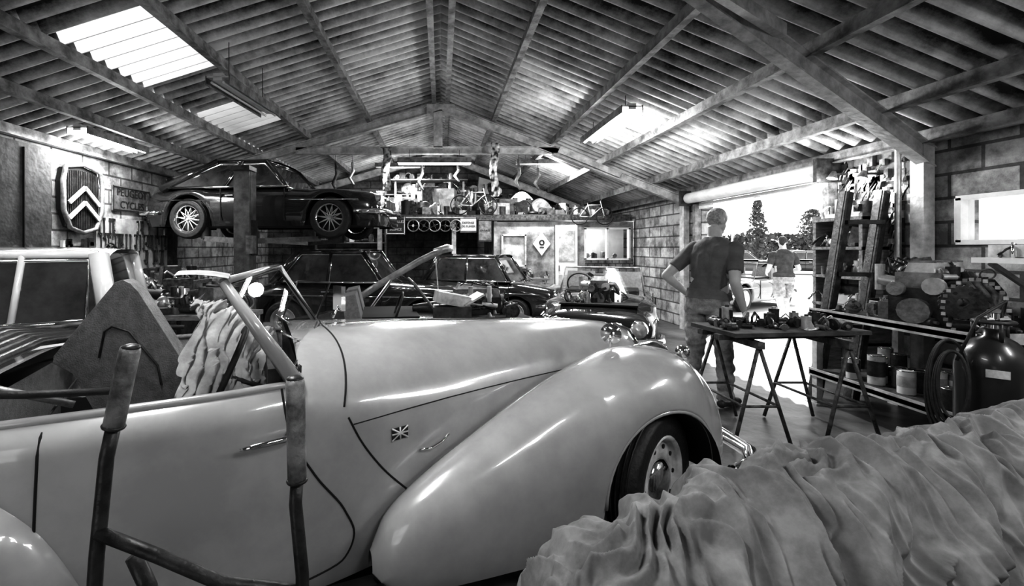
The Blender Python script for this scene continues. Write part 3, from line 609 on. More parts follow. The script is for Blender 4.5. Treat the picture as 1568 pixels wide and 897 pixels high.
# ------------------------------------------------------------------ background cars
car('sports_coupe',(-2.75,7.7),math.radians(-7),L=3.85,W=1.5,H=1.26,col=CAR_D,z0=1.60,Rw=.31,clr=.19,belt=.80,hood=.75,trunk=.74,xa=.5,xb=.12,xc=-.7,xd=-1.6,style='wire')
car('vintage_saloon_car',(-1.3,7.75),math.radians(-6),L=3.8,W=1.5,H=1.44,col=CAR_D,belt=.92,hood=.86,trunk=.85,xa=.5,xb=.15,xc=-.9,xd=-1.3)
car('small_hatchback_car',(1.0,9.35),math.radians(-24),L=2.9,W=1.35,H=1.34,col=CAR_D,Rw=.25,belt=.82,hood=.76,trunk=.8,xa=.6,xb=.3,xc=-.9,xd=-1.2)
car('estate_car',(-3.95,2.85),math.radians(205),L=3.5,W=1.45,H=1.46,col=CAR_W,belt=.98,hood=.85,trunk=.9,xa=.7,xb=.35,xc=-1.6,xd=-1.68)
car('convertible_car',(2.4,6.8),math.radians(-112),L=3.2,W=1.4,H=1.2,col=CAR_D,belt=.82,hood=.72,trunk=.76,xa=.35,xd=-.95,conv=True,engine=True)
car('dismantled_car',(-.25,5.1),math.radians(8),L=3.0,W=1.2,H=1.12,col=CAR_M,belt=.74,hood=.68,trunk=.7,xa=.2,xd=-.9,conv=True,engine=True)
car('parked_sports_car',(7.9,12.2),math.radians(-150),L=3.6,W=1.5,H=1.2,col=CAR_M,belt=.78,hood=.7,trunk=.72,xa=.4,xd=-.9,conv=True,z0=-.09)
car('parked_car',(22.0,27),math.radians(-38),L=4.0,col=CAR_D,z0=-.09); car('parked_car',(18.2,27.5),math.radians(-35),L=4.0,col=CAR_D,z0=-.09); car('parked_car',(27.5,35),math.radians(-38),L=4.,col=CAR_M,z0=-.09)
# car lift
b=MB(); LM=mat('lift_paint',.12,.4,.2,.05,8,.2)
for y,sg in((6.45,1),(9.9,-1)):
    b.box((-2.8,y,1.3),(.22,.06,2.5),LM); b.box((-2.9,y+sg*.1,1.3),(.03,.2,2.5),LM); b.box((-2.7,y+sg*.1,1.3),(.03,.2,2.5),LM)
    b.box((-2.8,y,.02),(.6,.5,.04),LM); b.box((-2.8,y+sg*.12,1.6),(.26,.2,.5),DARK); b.box((-2.8,y,2.57),(.3,.26,.06),DARK)
    for x in(-3.7,-1.9):
        b.beam((-2.8,y+sg*.2,1.55),(x,y+sg*.75,1.6),.1,.08,LM); b.cyl((x,y+sg*.75,1.6),(x,y+sg*.75,1.78),.07,BLACK)
b.box((-2.64,6.36,1.5),(.1,.12,.25),MID); b.obj('two_post_car_lift')
# engine crane
b=MB(); CR=mat('crane_paint',.36,.4,.2,.1,8,.1)
b.tube([(-1.2,6.5,.72),(-.9,6.5,.92),(-.3,6.5,1.27),(-.05,6.5,1.39),(.02,6.5,1.42)],.05,CR,10); b.tube([(-.1,6.5,1.39),(.1,6.5,1.45),(.17,6.5,1.45)],[.055,.06,.045],LIGHT,10)
b.box((-1.2,6.5,.42),(.1,.1,.8),CR); b.cyl((-1.17,6.45,.35),(-.7,6.45,1.0),.025,CHROME); 
for y in(6.35,6.65): b.beam((-1.25,y,.1),(.1,y,.08),.06,.07,CR); b.cyl((.1,y-.02,.05),(.1,y+.02,.05),.05,BLACK)
b.obj('engine_crane')
# ------------------------------------------------------------------ mezzanine & office
YO=10.4
PLAST=mat('office_panel',.3,.7,0,.18,3,.1)
b=MB(); b.box((1.45,11.7,2.16),(5.8,2.5,.12),DWOOD); b.box((1.45,YO,2.14),(5.8,.05,.12),RUST)
for x in(-1.4,.3): b.box((x,YO+.1,1.05),(.1,.1,2.1),STEEL)
b.obj('mezzanine_floor')
b=MB()
tile=brick('office_tiles',0,.4,.32,.15); tile.node_tree.nodes['Brick Texture'].inputs['Brick Width'].default_value=.16; tile.node_tree.nodes['Brick Texture'].inputs['Row Height'].default_value=.11
def ow(x0,x1,z0,z1,m): b.box(((x0+x1)/2,YO+.1,(z0+z1)/2),(x1-x0,.08,z1-z0),m)
ow(1.25,1.4,0,2.05,PLAST); ow(1.4,1.95,0,1.05,PLAST); ow(1.4,1.95,1.75,2.05,PLAST); ow(1.95,2.6,0,2.05,PLAST); ow(3.12,3.3,0,2.05,PLAST); ow(3.3,4.4,0,1.2,tile); ow(3.3,4.4,1.9,2.05,PLAST); ow(4.32,4.4,1.2,1.9,PLAST)
ow(2.6,3.12,1.98,2.05,PLAST); b.box((1.25,11.6,1.05),(.08,2.3,2.05),PLAST); b.obj('wall_office')
b=MB(); b.box((2.86,YO+.02,.99),(.5,.05,1.96),WHITE); b.box((2.68,YO-.02,1.),(.02,.05,.12),CHROME); b.box((2.86,YO-.01,1.5),(.36,.02,.7),CREAM); b.box((2.86,YO-.01,.5),(.36,.02,.7),CREAM); b.obj('door_2',bevel=.004)
b=MB(); 
for x in(3.3,3.8,4.3): b.box((x,YO+.06,1.55),(.04,.1,.72),WHITE)
for z in(1.2,1.9): b.box((3.8,YO+.06,z),(1.04,.1,.04),WHITE)
b.box((3.8,YO+.08,1.55),(1.,.01,.7),CLEAR); b.box((3.8,YO+.5,1.5),(1.1,.02,.8),WHITE); junk(b,3.4,4.2,YO+.2,YO+.4,1.22,9,.08,.2,4); b.obj('window_2')
l=bpy.data.lights.new('office_light','POINT'); l.energy=70; l.shadow_soft_size=.1; o=bpy.data.objects.new('office_light',l); o.location=(3.2,10.75,1.9); sc.collection.objects.link(o)
b=MB()
for x in(1.4,1.93): b.box((x,YO+.05,1.4),(.04,.1,.72),CREAM)
for z in(1.05,1.75): b.box((1.67,YO+.05,z),(.55,.1,.04),CREAM)
b.box((1.67,YO+.1,1.4),(.5,.01,.66),CREAM); b.obj('window_3')
def text(s,size,M,m,parent,name):
    c=bpy.data.curves.new(name,'FONT'); c.body=s; c.size=size; c.align_x='CENTER'; c.align_y='CENTER'; c.extrude=.004; c.materials.append(m)
    o=bpy.data.objects.new(name,c); sc.collection.objects.link(o); o.parent=parent; o.matrix_world=M; return o
def sign(name,c,w,hh,base,fg,lines,size,face='-Y',rim=None):
    b=MB(); 
    if face=='-Y': b.box(c,(w,.02,hh),base)
    else: b.box(c,(.02,w,hh),base)
    if rim:
        q=.02
        for k in(-1,1):
            if face=='-Y': b.box((c[0],c[1]-.012,c[2]+k*(hh/2-q)),(w,.012,.02),rim); b.box((c[0]+k*(w/2-q/2),c[1]-.012,c[2]),(.02,.012,hh),rim)
            else: b.box((c[0]+.012,c[1],c[2]+k*(hh/2-q)),(.012,w,.02),rim); b.box((c[0]+.012,c[1]+k*(w/2-q/2),c[2]),(.012,.02,hh),rim)
    o=b.obj(name,bevel=.003)
    for i,s in enumerate(lines):
        z=c[2]+((len(lines)-1)/2-i)*size*1.15
        if face=='-Y': M=Matrix.Translation((c[0],c[1]-.014,z))@Matrix.Rotation(pi/2,4,'X')
        else: M=Matrix.Translation((c[0]+.014,c[1],z))@Matrix.Rotation(pi/2,4,'Z')@Matrix.Rotation(pi/2,4,'X')
        text(s,size,M,fg,o,'lettering')
sign('wall_sign',(-1.02,YO-.08,1.96),.42,.4,BLACK,WHITE,['TRAVAILLEZ','EN','SILENCE'],.075,rim=WHITE)
sign('wall_sign',(.62,YO-.08,1.98),.4,.34,WHITE,BLACK,['DEFENSE','DE FUMER'],.07,rim=BLACK)
sign('notice_board',(1.0,YO-.08,1.85),.32,.5,MID,BLACK,['GARAGE'],.06,rim=BLACK)
sign('enamel_sign',(XL+.03,7.2,2.2),.85,.38,MID,BLACK,['PEUGEOT','CYCLES'],.16,face='X',rim=BLACK)
b=MB(); b.prism([(-.2,0),(0,-.27),(.2,0),(0,.27)],(2.3,YO+.04,1.55),(1,0,0),(0,0,1),(0,-1,0),.02,WHITE); b.torus((2.3,YO+.01,1.58),(0,1,0),.05,.014,BLACK); b.box((2.3,YO+.01,1.47),(.1,.01,.02),BLACK); b.obj('diamond_sign')
b=MB()
for i in range(5): 
    x=-.62+i*.24; b.torus((x,YO-.1,1.96),(.2,1,0),.13,.014,MID if i%2 else LIGHT,24); b.cyl((x,YO-.12,1.96),(x,YO-.08,1.96),.03,CHROME)
    for k in range(2): a=k*pi/2+i; b.tube([(x-.13*math.cos(a),YO-.1,1.96-.13*math.sin(a)),(x+.13*math.cos(a),YO-.1,1.96+.13*math.sin(a))],.006,CHROME,4)
b.box((-.14,YO-.1,2.14),(1.3,.03,.03),STEEL); b.obj('hanging_steering_wheels')
def bicycle(name,x,y,z,s=1.):
    b=MB(); b.M=Matrix.Translation((x,y,z))@Matrix.Scale(s,4)
    for c in(-.45,.45):
        b.torus((c,0,.3),(0,1,0),.3,.022,BLACK,30,6); b.cyl((c,-.04,.3),(c,.04,.3),.025,CHROME)
        for k in range(8): a=k*pi/8; b.tube([(c-.29*math.cos(a),0,.3-.29*math.sin(a)),(c+.29*math.cos(a),0,.3+.29*math.sin(a))],.003,CHROME,3)
    for p,q in(((-.45,0,.3),(-.05,0,.28)),((-.45,0,.3),(-.15,0,.7)),((-.05,0,.28),(-.17,0,.8)),((-.15,0,.7),(.32,0,.72)),((-.05,0,.28),(.34,0,.62)),((.45,0,.3),(.3,0,.85))): b.tube([p,q],.018,WHITE)
    b.box((-.18,0,.82),(.22,.1,.04),BLACK); b.tube([(.3,-.22,.9),(.3,0,.87),(.3,.22,.9)],.012,CHROME); b.obj(name)
bicycle('bicycle',3.4,YO-.12,1.98,.62); bicycle('bicycle',.75,YO-.02,2.22,.7)
b=MB(); junk(b,-1.2,3.0,YO+.15,YO+.5,2.22,95,.12,.42,11,PALE+[LIGHT,CREAM]); junk(b,3.0,4.0,YO+.15,YO+.5,2.22,24,.08,.22,14,PALM); b.obj('stored_car_parts')
b=MB(); junk(b,-1.2,2.2,YO+.9,12.5,2.22,130,.3,.8,12,PALE+[LIGHT,CREAM]); junk(b,2.2,3.6,YO+.9,12.5,2.22,44,.15,.4,15,PALM); junk(b,-1.2,1.6,12.2,12.6,2.9,34,.25,.5,13,PALM); b.box((.2,12.5,2.88),(3.4,.6,.03),WOOD)
junk(b,-1.2,.6,11.9,12.3,3.25,16,.12,.26,16,PALM); b.box((-.3,12.1,3.23),(2.0,.5,.03),WOOD)
for x in(-1.4,.2,1.8): b.box((x,12.3,2.55),(.05,.05,.7),STEEL)
for x in(-1.2,.6): b.box((x,12.1,2.75),(.05,.05,1.0),STEEL)
b.obj('stored_body_panels')
b=MB()
for x,y in((2.35,YO+.25),(3.6,YO+.35)):
    k=1 if x<3 else .7
    b.grid(lambda u,v:Vector((x-.3+.6*u,y+.1*v,2.22+k*(.42*math.sin(pi*(.12+.8*u))*(1-.15*v)*1.0-.05+.1*v))),20,6,LIGHT)
    b.grid(lambda u,v:Vector((x-.3+.6*u,y,2.22+k*(.42*math.sin(pi*(.12+.8*u))-.05)*v)),20,6,MID)
b.grid(lambda u,v:Vector((1.6+.7*u,YO+.9,2.3+.55*math.sin(pi*(.1+.7*u))*v)),14,6,LIGHT)
b.obj('car_wing_panels')
b=MB()
for x,z,L in((-1.9,3.2,.55),(-1.6,3.2,.4),(-.35,3.2,.5),(.3,3.2,.35),(1.4,3.2,.5),(1.75,3.1,.4)):
    b.tube([(x,8.24,z-.06),(x,8.26,z-.2)],.004,BLACK,5); b.tube([(x,8.26,z-.2),(x+.02,8.26,z-.2-L*.4),(x-.05,8.26,z-.2-L*.7),(x+.03,8.26,z-.2-L)],[.02,.03,.03,.018],random.Random(int(x*50)).choice([MID,LIGHT,RUST]),8)
b.obj('hanging_exhaust_pipes')
b=MB(); 
for z in(1.6,2.0,2.4,2.8): b.box((-2.6,12.6,z),(2.2,.4,.03),WOOD); junk(b,-3.6,-1.6,12.5,12.7,z+.02,18,.12,.3,int(z*13),PALM)
for x in(-3.7,-1.5): b.box((x,12.6,1.5),(.05,.4,3.0),WOOD)
junk(b,-3.6,-1.6,12.5,12.7,.9,18,.15,.45,99,PALM); b.box((-2.6,12.6,.88),(2.2,.4,.03),WOOD); b.obj('storage_rack')
for x,y in((-.95,7.95),(.93,7.95)):
    b=MB(); m=mat('patterned_cloth',.03,.9,0,c2=.8,scale=12,detail=1); z0=3.2 if x<0 else 3.3
    b.grid(lambda u,v:Vector((x-.07+.14*u+.02*math.sin(v*9),y+.03*math.sin(u*5+v*6),z0-(.75 if x<0 else .95)*v)),6,24,m); b.cyl((x-.1,y,z0),(x+.1,y,z0),.01,WOOD); b.cyl((x,y,z0),(x,y+.2,z0+.02),.005,BLACK); b.obj('hanging_banner')
# ------------------------------------------------------------------ left wall
b=MB(); b.box((XL+.2,4.95,1.3),(.36,.72,2.6),DWOOD); b.box((XL+.385,4.95,1.3),(.02,.02,2.5),GAP); b.box((XL+.4,4.88,1.3),(.03,.02,.15),CHROME)
b.obj('tall_cupboard',bevel=.006)
b=MB(); X=XL+.12; yc,zc=6.12,2.1; gs=1.12
out=[(y*gs,z*gs*.95) for y,z in [(-.26,.38),(-.3,.2),(-.29,-.15),(-.2,-.36),(0,-.42),(.2,-.36),(.29,-.15),(.3,.2),(.26,.38),(0,.44)]]
b.prism([(y*.97,z*.97) for y,z in out],(XL+.02,yc,zc),(0,1,0),(0,0,1),(1,0,0),.06,GAP)
b.tube([(X,yc+y,zc+z) for y,z in out],.03,MID,8,True)
for i in range(19): y=-.27+.03*i; hh=.39-.5*abs(y)**2; b.box((X-.02,yc+y,zc-.01),(.02,.007,2*hh),DARK)
for dz in(.06,-.14):
    b.beam((X+.02,yc-.26,zc+dz-.12),(X+.02,yc,zc+dz+.1),.02,.05,WHITE); b.beam((X+.02,yc+.26,zc+dz-.12),(X+.02,yc,zc+dz+.1),.02,.05,WHITE)
b.obj('radiator_grille')
b=MB(); b.box((XL+.02,7.3,1.5),(.03,1.7,.8),mat('pegboard',.34,.8,0,.1,5)); R=random.Random(3)
for i in range(56):
    y=6.5+.029*i; z=R.choice((1.87,1.65,1.4)); L=R.uniform(.1,.26)
    b.cyl((XL+.05,y,z),(XL+.05,y,z-L),.010,R.choice([CHROME,DARK,DARK,BLACK,BLACK]),n=6); b.torus((XL+.05,y,z-L-.015),(1,0,0),.018,.007,DARK,12,5); b.box((XL+.05,y,z),(.015,.035,.04),DARK)
for i in range(26): y=5.6+R.uniform(0,.85); z=R.uniform(1.15,1.55); b.box((XL+.03,y,z),(.04,R.uniform(.03,.1),R.uniform(.05,.2)),R.choice(PALM))
b.torus((XL+.06,6.7,1.4),(1,0,0),.12,.012,BLACK); b.torus((XL+.08,6.73,1.38),(1,0,0),.1,.012,BLACK)
b.obj('tool_board')
b=MB(); b.box((XL+.35,7.0,.86),(.65,2.9,.06),WOOD)
for y in(5.65,7,8.35):
    for x in(XL+.1,XL+.6): b.box((x,y,.42),(.07,.07,.83),STEEL)
b.box((XL+.35,7,.3),(.6,2.8,.03),WOOD); junk(b,XL+.15,XL+.6,5.7,8.3,.89,100,.08,.3,21,PALE+[LIGHT,CREAM]); junk(b,XL+.15,XL+.6,5.7,8.3,.315,25,.1,.35,22); b.obj('workbench')
b=MB(); b.box((-3.55,5.7,.4),(.9,.5,.8),DARK); 
for i in range(5): b.box((-3.55,5.44,.12+.15*i),(.8,.02,.12),RUST); b.box((-3.55,5.42,.14+.15*i),(.25,.02,.015),CHROME)
junk(b,-3.95,-3.15,5.5,5.9,.8,38,.08,.3,24,PALE); b.obj('tool_chest')
b=MB(); b.box((-2.6,4.9,.74),(1.2,.5,.05),WOOD); 
for x in(-3.15,-2.05):
    for y in(4.7,5.1): b.box((x,y,.36),(.05,.05,.72),STEEL)
junk(b,-3.1,-2.1,4.75,5.05,.765,46,.1,.3,27,PALE); b.obj('parts_table')
b=MB(); b.box((.1,4.15,.99),(.3,.22,.1),CREAM,(0,.2,.2)); b.box((.28,4.15,.99),(.2,.22,.02),LIGHT,(0,-.5,.2)); b.box((.1,4.15,.47),(.34,.26,.92),DARK); b.cyl((0,4.15,.8),(-.05,4.15,1.36),.006,CHROME,n=6); b.obj('battery_charger',bevel=.006)
b=MB(); junk(b,1.6,2.3,YO-.5,YO-.2,.8,14,.08,.25,31,PALM); b.box((1.95,YO-.35,.78),(.8,.45,.04),WOOD)
for x in(1.6,2.3):
    for y in(YO-.53,YO-.17): b.box((x,y,.38),(.04,.04,.76),STEEL)
b.box((1.95,YO-.35,.3),(.75,.4,.03),WOOD); junk(b,1.65,2.25,YO-.5,YO-.2,.32,8,.1,.3,32,PALM); b.obj('parts_trolley')
b=MB(); b.box((3.75,10.0,.35),(.9,.5,.7),WHITE); b.box((3.75,9.74,.35),(.8,.02,.6),CREAM); junk(b,3.4,4.1,9.85,10.1,.7,10,.1,.28,33,PALM); b.obj('storage_cabinet',bevel=.01)
b=MB(); junk(b,3.3,4.0,8.4,9.2,0,30,.2,.45,34,PALE); b.obj('scrap_parts')
# ------------------------------------------------------------------ right side: trestle table
b=MB(); T=.8; tx,ty=2.66,3.62
b.box((tx,ty,T+.015),(1.1,.5,.03),DWOOD,(0,0,.1)); b.box((tx,ty-.1,T-.02),(1.15,.06,.04),RUST,(0,0,.1)); b.box((tx,ty+.12,T-.02),(1.15,.06,.04),RUST,(0,0,.1))
for cx in(tx-.33,tx+.33):
    b.beam((cx,ty-.3,T-.06),(cx,ty+.3,T-.06),.05,.05,RUST)
    for y in(-.27,.27):
        for s in(-1,1): b.tube([(cx,ty+y,T-.06),(cx+s*.21,ty+y*1.15,.01)],.013,RUST,8)
        b.tube([(cx-.13,ty+y*1.1,.3),(cx+.13,ty+y*1.1,.3)],.01,RUST,6)
    for s in(-1,1): b.tube([(cx+s*.13,ty-.3,.3),(cx+s*.13,ty+.3,.3)],.01,RUST,6)
junk(b,tx-.48,tx+.48,ty-.18,ty+.2,T+.03,66,.05,.13,41,[DARK,DARK,BLACK,RUST,MID,DARK,LIGHT]); b.obj('trestle_table')
# workbench right
b=MB(); bx0,bx1,by0,by1=3.5,4.25,3.0,4.25
for x in(bx0,bx1):
    for y in(by0,by1): b.box((x,y,.43),(.055,.055,.86),STEEL); b.box((x,y,.01),(.1,.1,.02),STEEL)
for z in(.86,.3): b.box(((bx0+bx1)/2,(by0+by1)/2,z),(bx1-bx0+.08,by1-by0+.08,.035),RUST); b.box((bx0-.03,(by0+by1)/2,z),(.02,by1-by0+.1,.07),STEEL); b.box(((bx0+bx1)/2,by0-.04,z),(bx1-bx0+.1,.02,.07),STEEL)
junk(b,bx0+.05,bx1-.05,by0+.05,by1-.1,.88,80,.05,.16,43,PALE); R=random.Random(8)
for i in range(26):
    x=R.uniform(bx0+.03,bx1-.1);y=by0+.1+i*.042; r=R.uniform(.04,.065); hh=R.uniform(.1,.24); b.cyl((x,y,.32),(x,y,.32+hh),r,R.choice([LIGHT,CREAM,WHITE,MID,DARK]),n=16); b.torus((x,y,.32+hh),(0,0,1),r*.95,.005,CHROME,16,4); b.cyl((x,y,.34+hh*.2),(x,y,.3+hh*.9),r*1.02,R.choice([DARK,MID,CREAM]),n=16)
b.obj('steel_workbench')
b=MB(); b.M=place(3.84,3.55,.88,math.radians(205)); motor(b,(0,0,0),1.05,3,False); b.M=Matrix.Identity(4)
b.gear((3.56,3.12,1.08),(-.7,-1,0),.12,.03,DARK,26); b.gear((3.70,3.05,.98),(-.6,-1,0),.07,.03,MID,18)
_,ga,gb=b.frame((-.7,-1,0))
for k in range(30):
    t=2*pi*k/30; p=Vector((3.60,3.08,1.04))+ga*.15*math.cos(t)+gb*.2*math.sin(t); b.box(p,(.022,.02,.022),LIGHT if k%2 else MID,(0,0,.5))
junk(b,3.65,4.05,3.25,3.85,1.22,44,.05,.16,71,PALE+[LIGHT]); b.obj('car_engine')
b=MB()
for (x0,y0,x1,y1) in((3.62,4.42,3.98,4.48),(3.92,4.36,4.28,4.42)):
    b.beam((x0,y0,.0),(x1,y1,2.0),.09,.06,DARK); b.beam((x0-.03,y0,.02),(x1-.03,y1,2.0),.02,.1,RUST)
for k in(.35,.6,.85): b.beam((3.62+.36*k,4.42,2*k),(3.92+.36*k,4.36,2*k),.04,.04,DARK)
b.obj('vehicle_ramps')
b=MB(); 
for z in(.5,.85,1.15,1.45,1.75): b.box((XR-.16,4.8,z),(.3,.6,.03),WOOD)
for y in(4.52,5.08): b.box((XR-.16,y,.9),(.28,.04,1.8),WOOD)
for z,sd in((.52,51),(.87,52),(1.17,53),(1.47,54),(1.77,55)): junk(b,XR-.27,XR-.12,4.58,5.02,z,22,.08,.2,sd,PALM)
b.obj('parts_shelving')
b=MB(); b.box((XR-.22,3.05,1.36),(.34,.9,.04),WHITE); junk(b,XR-.34,XR-.15,2.7,3.4,1.38,14,.05,.14,54,PALM); b.box((XR-.22,3.3,1.43),(.2,.3,.09),CREAM); 
for y in(2.7,3.4): b.beam((XR-.36,y,1.34),(XR,y,1.1),.03,.03,STEEL)
b.obj('hanging_shelf')
b=MB()
for y,z in((4.6,2.2),(4.95,2.25)):
    b.box((XR-.1,y,z),(.2,.02,.02),DARK); b.lathe((XR-.2,y,z),(-.3,0,-1),[(.02,-.03),(.03,0),(.05,.05)],MID,18); b.sph((XR-.21,y,z-.035),.022,TUBE,10,6)
    l=bpy.data.lights.new('spot_bulb','POINT'); l.energy=14; l.shadow_soft_size=.05; o=bpy.data.objects.new('spot_bulb',l); o.location=(XR-.32,y,z-.12); sc.collection.objects.link(o)
for y in(4.4,5.0): b.cyl((XR-.03,y,1.9),(XR-.03,y,2.4),.012,LIGHT,n=6)
b.obj('spotlights')
R=random.Random(77); b=MB()
for i in range(50):
    y=R.uniform(4.25,5.05);z=R.uniform(1.9,2.35) if y>4.5 else R.uniform(1.2,2.35); b.box((XR-.03,y,z),(.04,R.uniform(.03,.1),R.uniform(.03,.15)),R.choice(PALM)); 
    b.tube([(XR-.04,y,z),(XR-.07,y+.03,z-.08),(XR-.04,y+.08,z-.15)],.006,R.choice([BLACK,LIGHT]),5)
b.obj('hanging_tools')
b=MB(); junk(b,3.75,4.15,2.3,2.65,0,26,.2,.4,61,PALE); junk(b,3.75,4.15,2.3,2.65,.35,30,.2,.36,62,PALE); junk(b,3.75,4.15,2.3,2.65,.7,46,.1,.26,63,PALE+[LIGHT]); b.obj('engine_parts_stack')
b=MB(); junk(b,3.1,3.35,3.0,3.3,0,12,.06,.14,64,[LIGHT,CREAM,DARK,WHITE]); b.obj('paint_cans')
# gas bottle
b=MB(); gx,gy=3.24,2.68
b.lathe((gx,gy,0.04),(0,0,1),[(0,0),(.15,0),(.16,.03),(.16,.72),(.145,.80),(.09,.87),(.045,.90),(.045,.94),(0,.94)],mat('bottle_enamel',.02,.3,0,.005,5,coat=.2),36)
b.torus((gx,gy,1.02),(0,0,1),.08,.012,DARK); b.cyl((gx,gy,.95),(gx,gy,1.07),.025,CHROME); b.cyl((gx-.06,gy,1.03),(gx+.08,gy,1.03),.02,CHROME)
for k in range(3): a=k*2.1; b.tube([(gx+.08*math.cos(a),gy+.08*math.sin(a),.9),(gx+.08*math.cos(a),gy+.08*math.sin(a),1.02)],.01,DARK)
b.prism([(-.045,.72),(.045,.72),(.045,.765),(-.045,.765)],(gx-.118,gy-.118,0),(.707,-.707,0),(0,0,1),(-.707,-.707,0),.004,CREAM)
for i in range(6): b.torus((gx-.27+.006*i,gy-.03+.012*i,.66-.02*(i%3)),(-.75,-.66+.05*i,.1),.06+.006*i,.008,BLACK,36,6,3.2)
b.cyl((gx,gy,0),(gx,gy,.05),.17,DARK,n=30)
b.tube([(gx+.05,gy,1.05),(gx-.05,gy-.1,1.15),(gx-.15,gy-.05,1.05),(gx-.25,gy-.03,.8)],.008,BLACK); b.obj('gas_bottle')
# ------------------------------------------------------------------ outside
LEAF=mat('foliage',.09,.8,0,.04,3,.5)
def tree(name,x,y,z,hh,r,seed,con=False):
    b=MB(); R=random.Random(seed); b.cyl((x,y,-.1),(x,y,z+hh*.5),.12,DWOOD,n=8)
    for i in range(900):
        t=R.random(); 
        rad=r*((1-t)*.9+.12 if con else math.sqrt(max(.02,1-(2*t-1)**2)))*R.uniform(.3,1.05); a=R.uniform(0,2*pi)
        c=Vector((x+rad*math.cos(a),y+rad*math.sin(a),z+hh*t)); s=R.uniform(.1,.25)*max(.6,r/1.6)
        d1=Vector((R.uniform(-1,1),R.uniform(-1,1),R.uniform(-1,1))).normalized()*s; d2=Vector((R.uniform(-1,1),R.uniform(-1,1),R.uniform(-1,1))).normalized()*s
        b.add([c-d1,c+d2,c+d1,c-d2],[(0,1,2,3)],LEAF)
    b.obj(name)
tree('conifer_tree',24.5,35.4,.5,5.0,1.1,1,True); tree('broadleaf_tree',32.5,40,1.8,3.0,1.0,2)
b=MB(); R=random.Random(9)
for i in range(4200):
    t=R.random(); c=Vector((14+44*t,58-4*t+R.uniform(-.5,.5),R.uniform(-.1,3.0+.9*noise.noise(Vector((t*14,0,0)))))); s=.35
    d1=Vector((R.uniform(-1,1),R.uniform(-1,1),R.uniform(-1,1))).normalized()*s; d2=Vector((R.uniform(-1,1),R.uniform(-1,1),R.uniform(-1,1))).normalized()*s
    b.add([c-d1,c+d2,c+d1,c-d2],[(0,1,2,3)],LEAF)
b.obj('hedge')
b=MB(); b.cyl((15.3,24,-.1),(15.3,24,4.6),.05,LIGHT); b.obj('lamp_post')
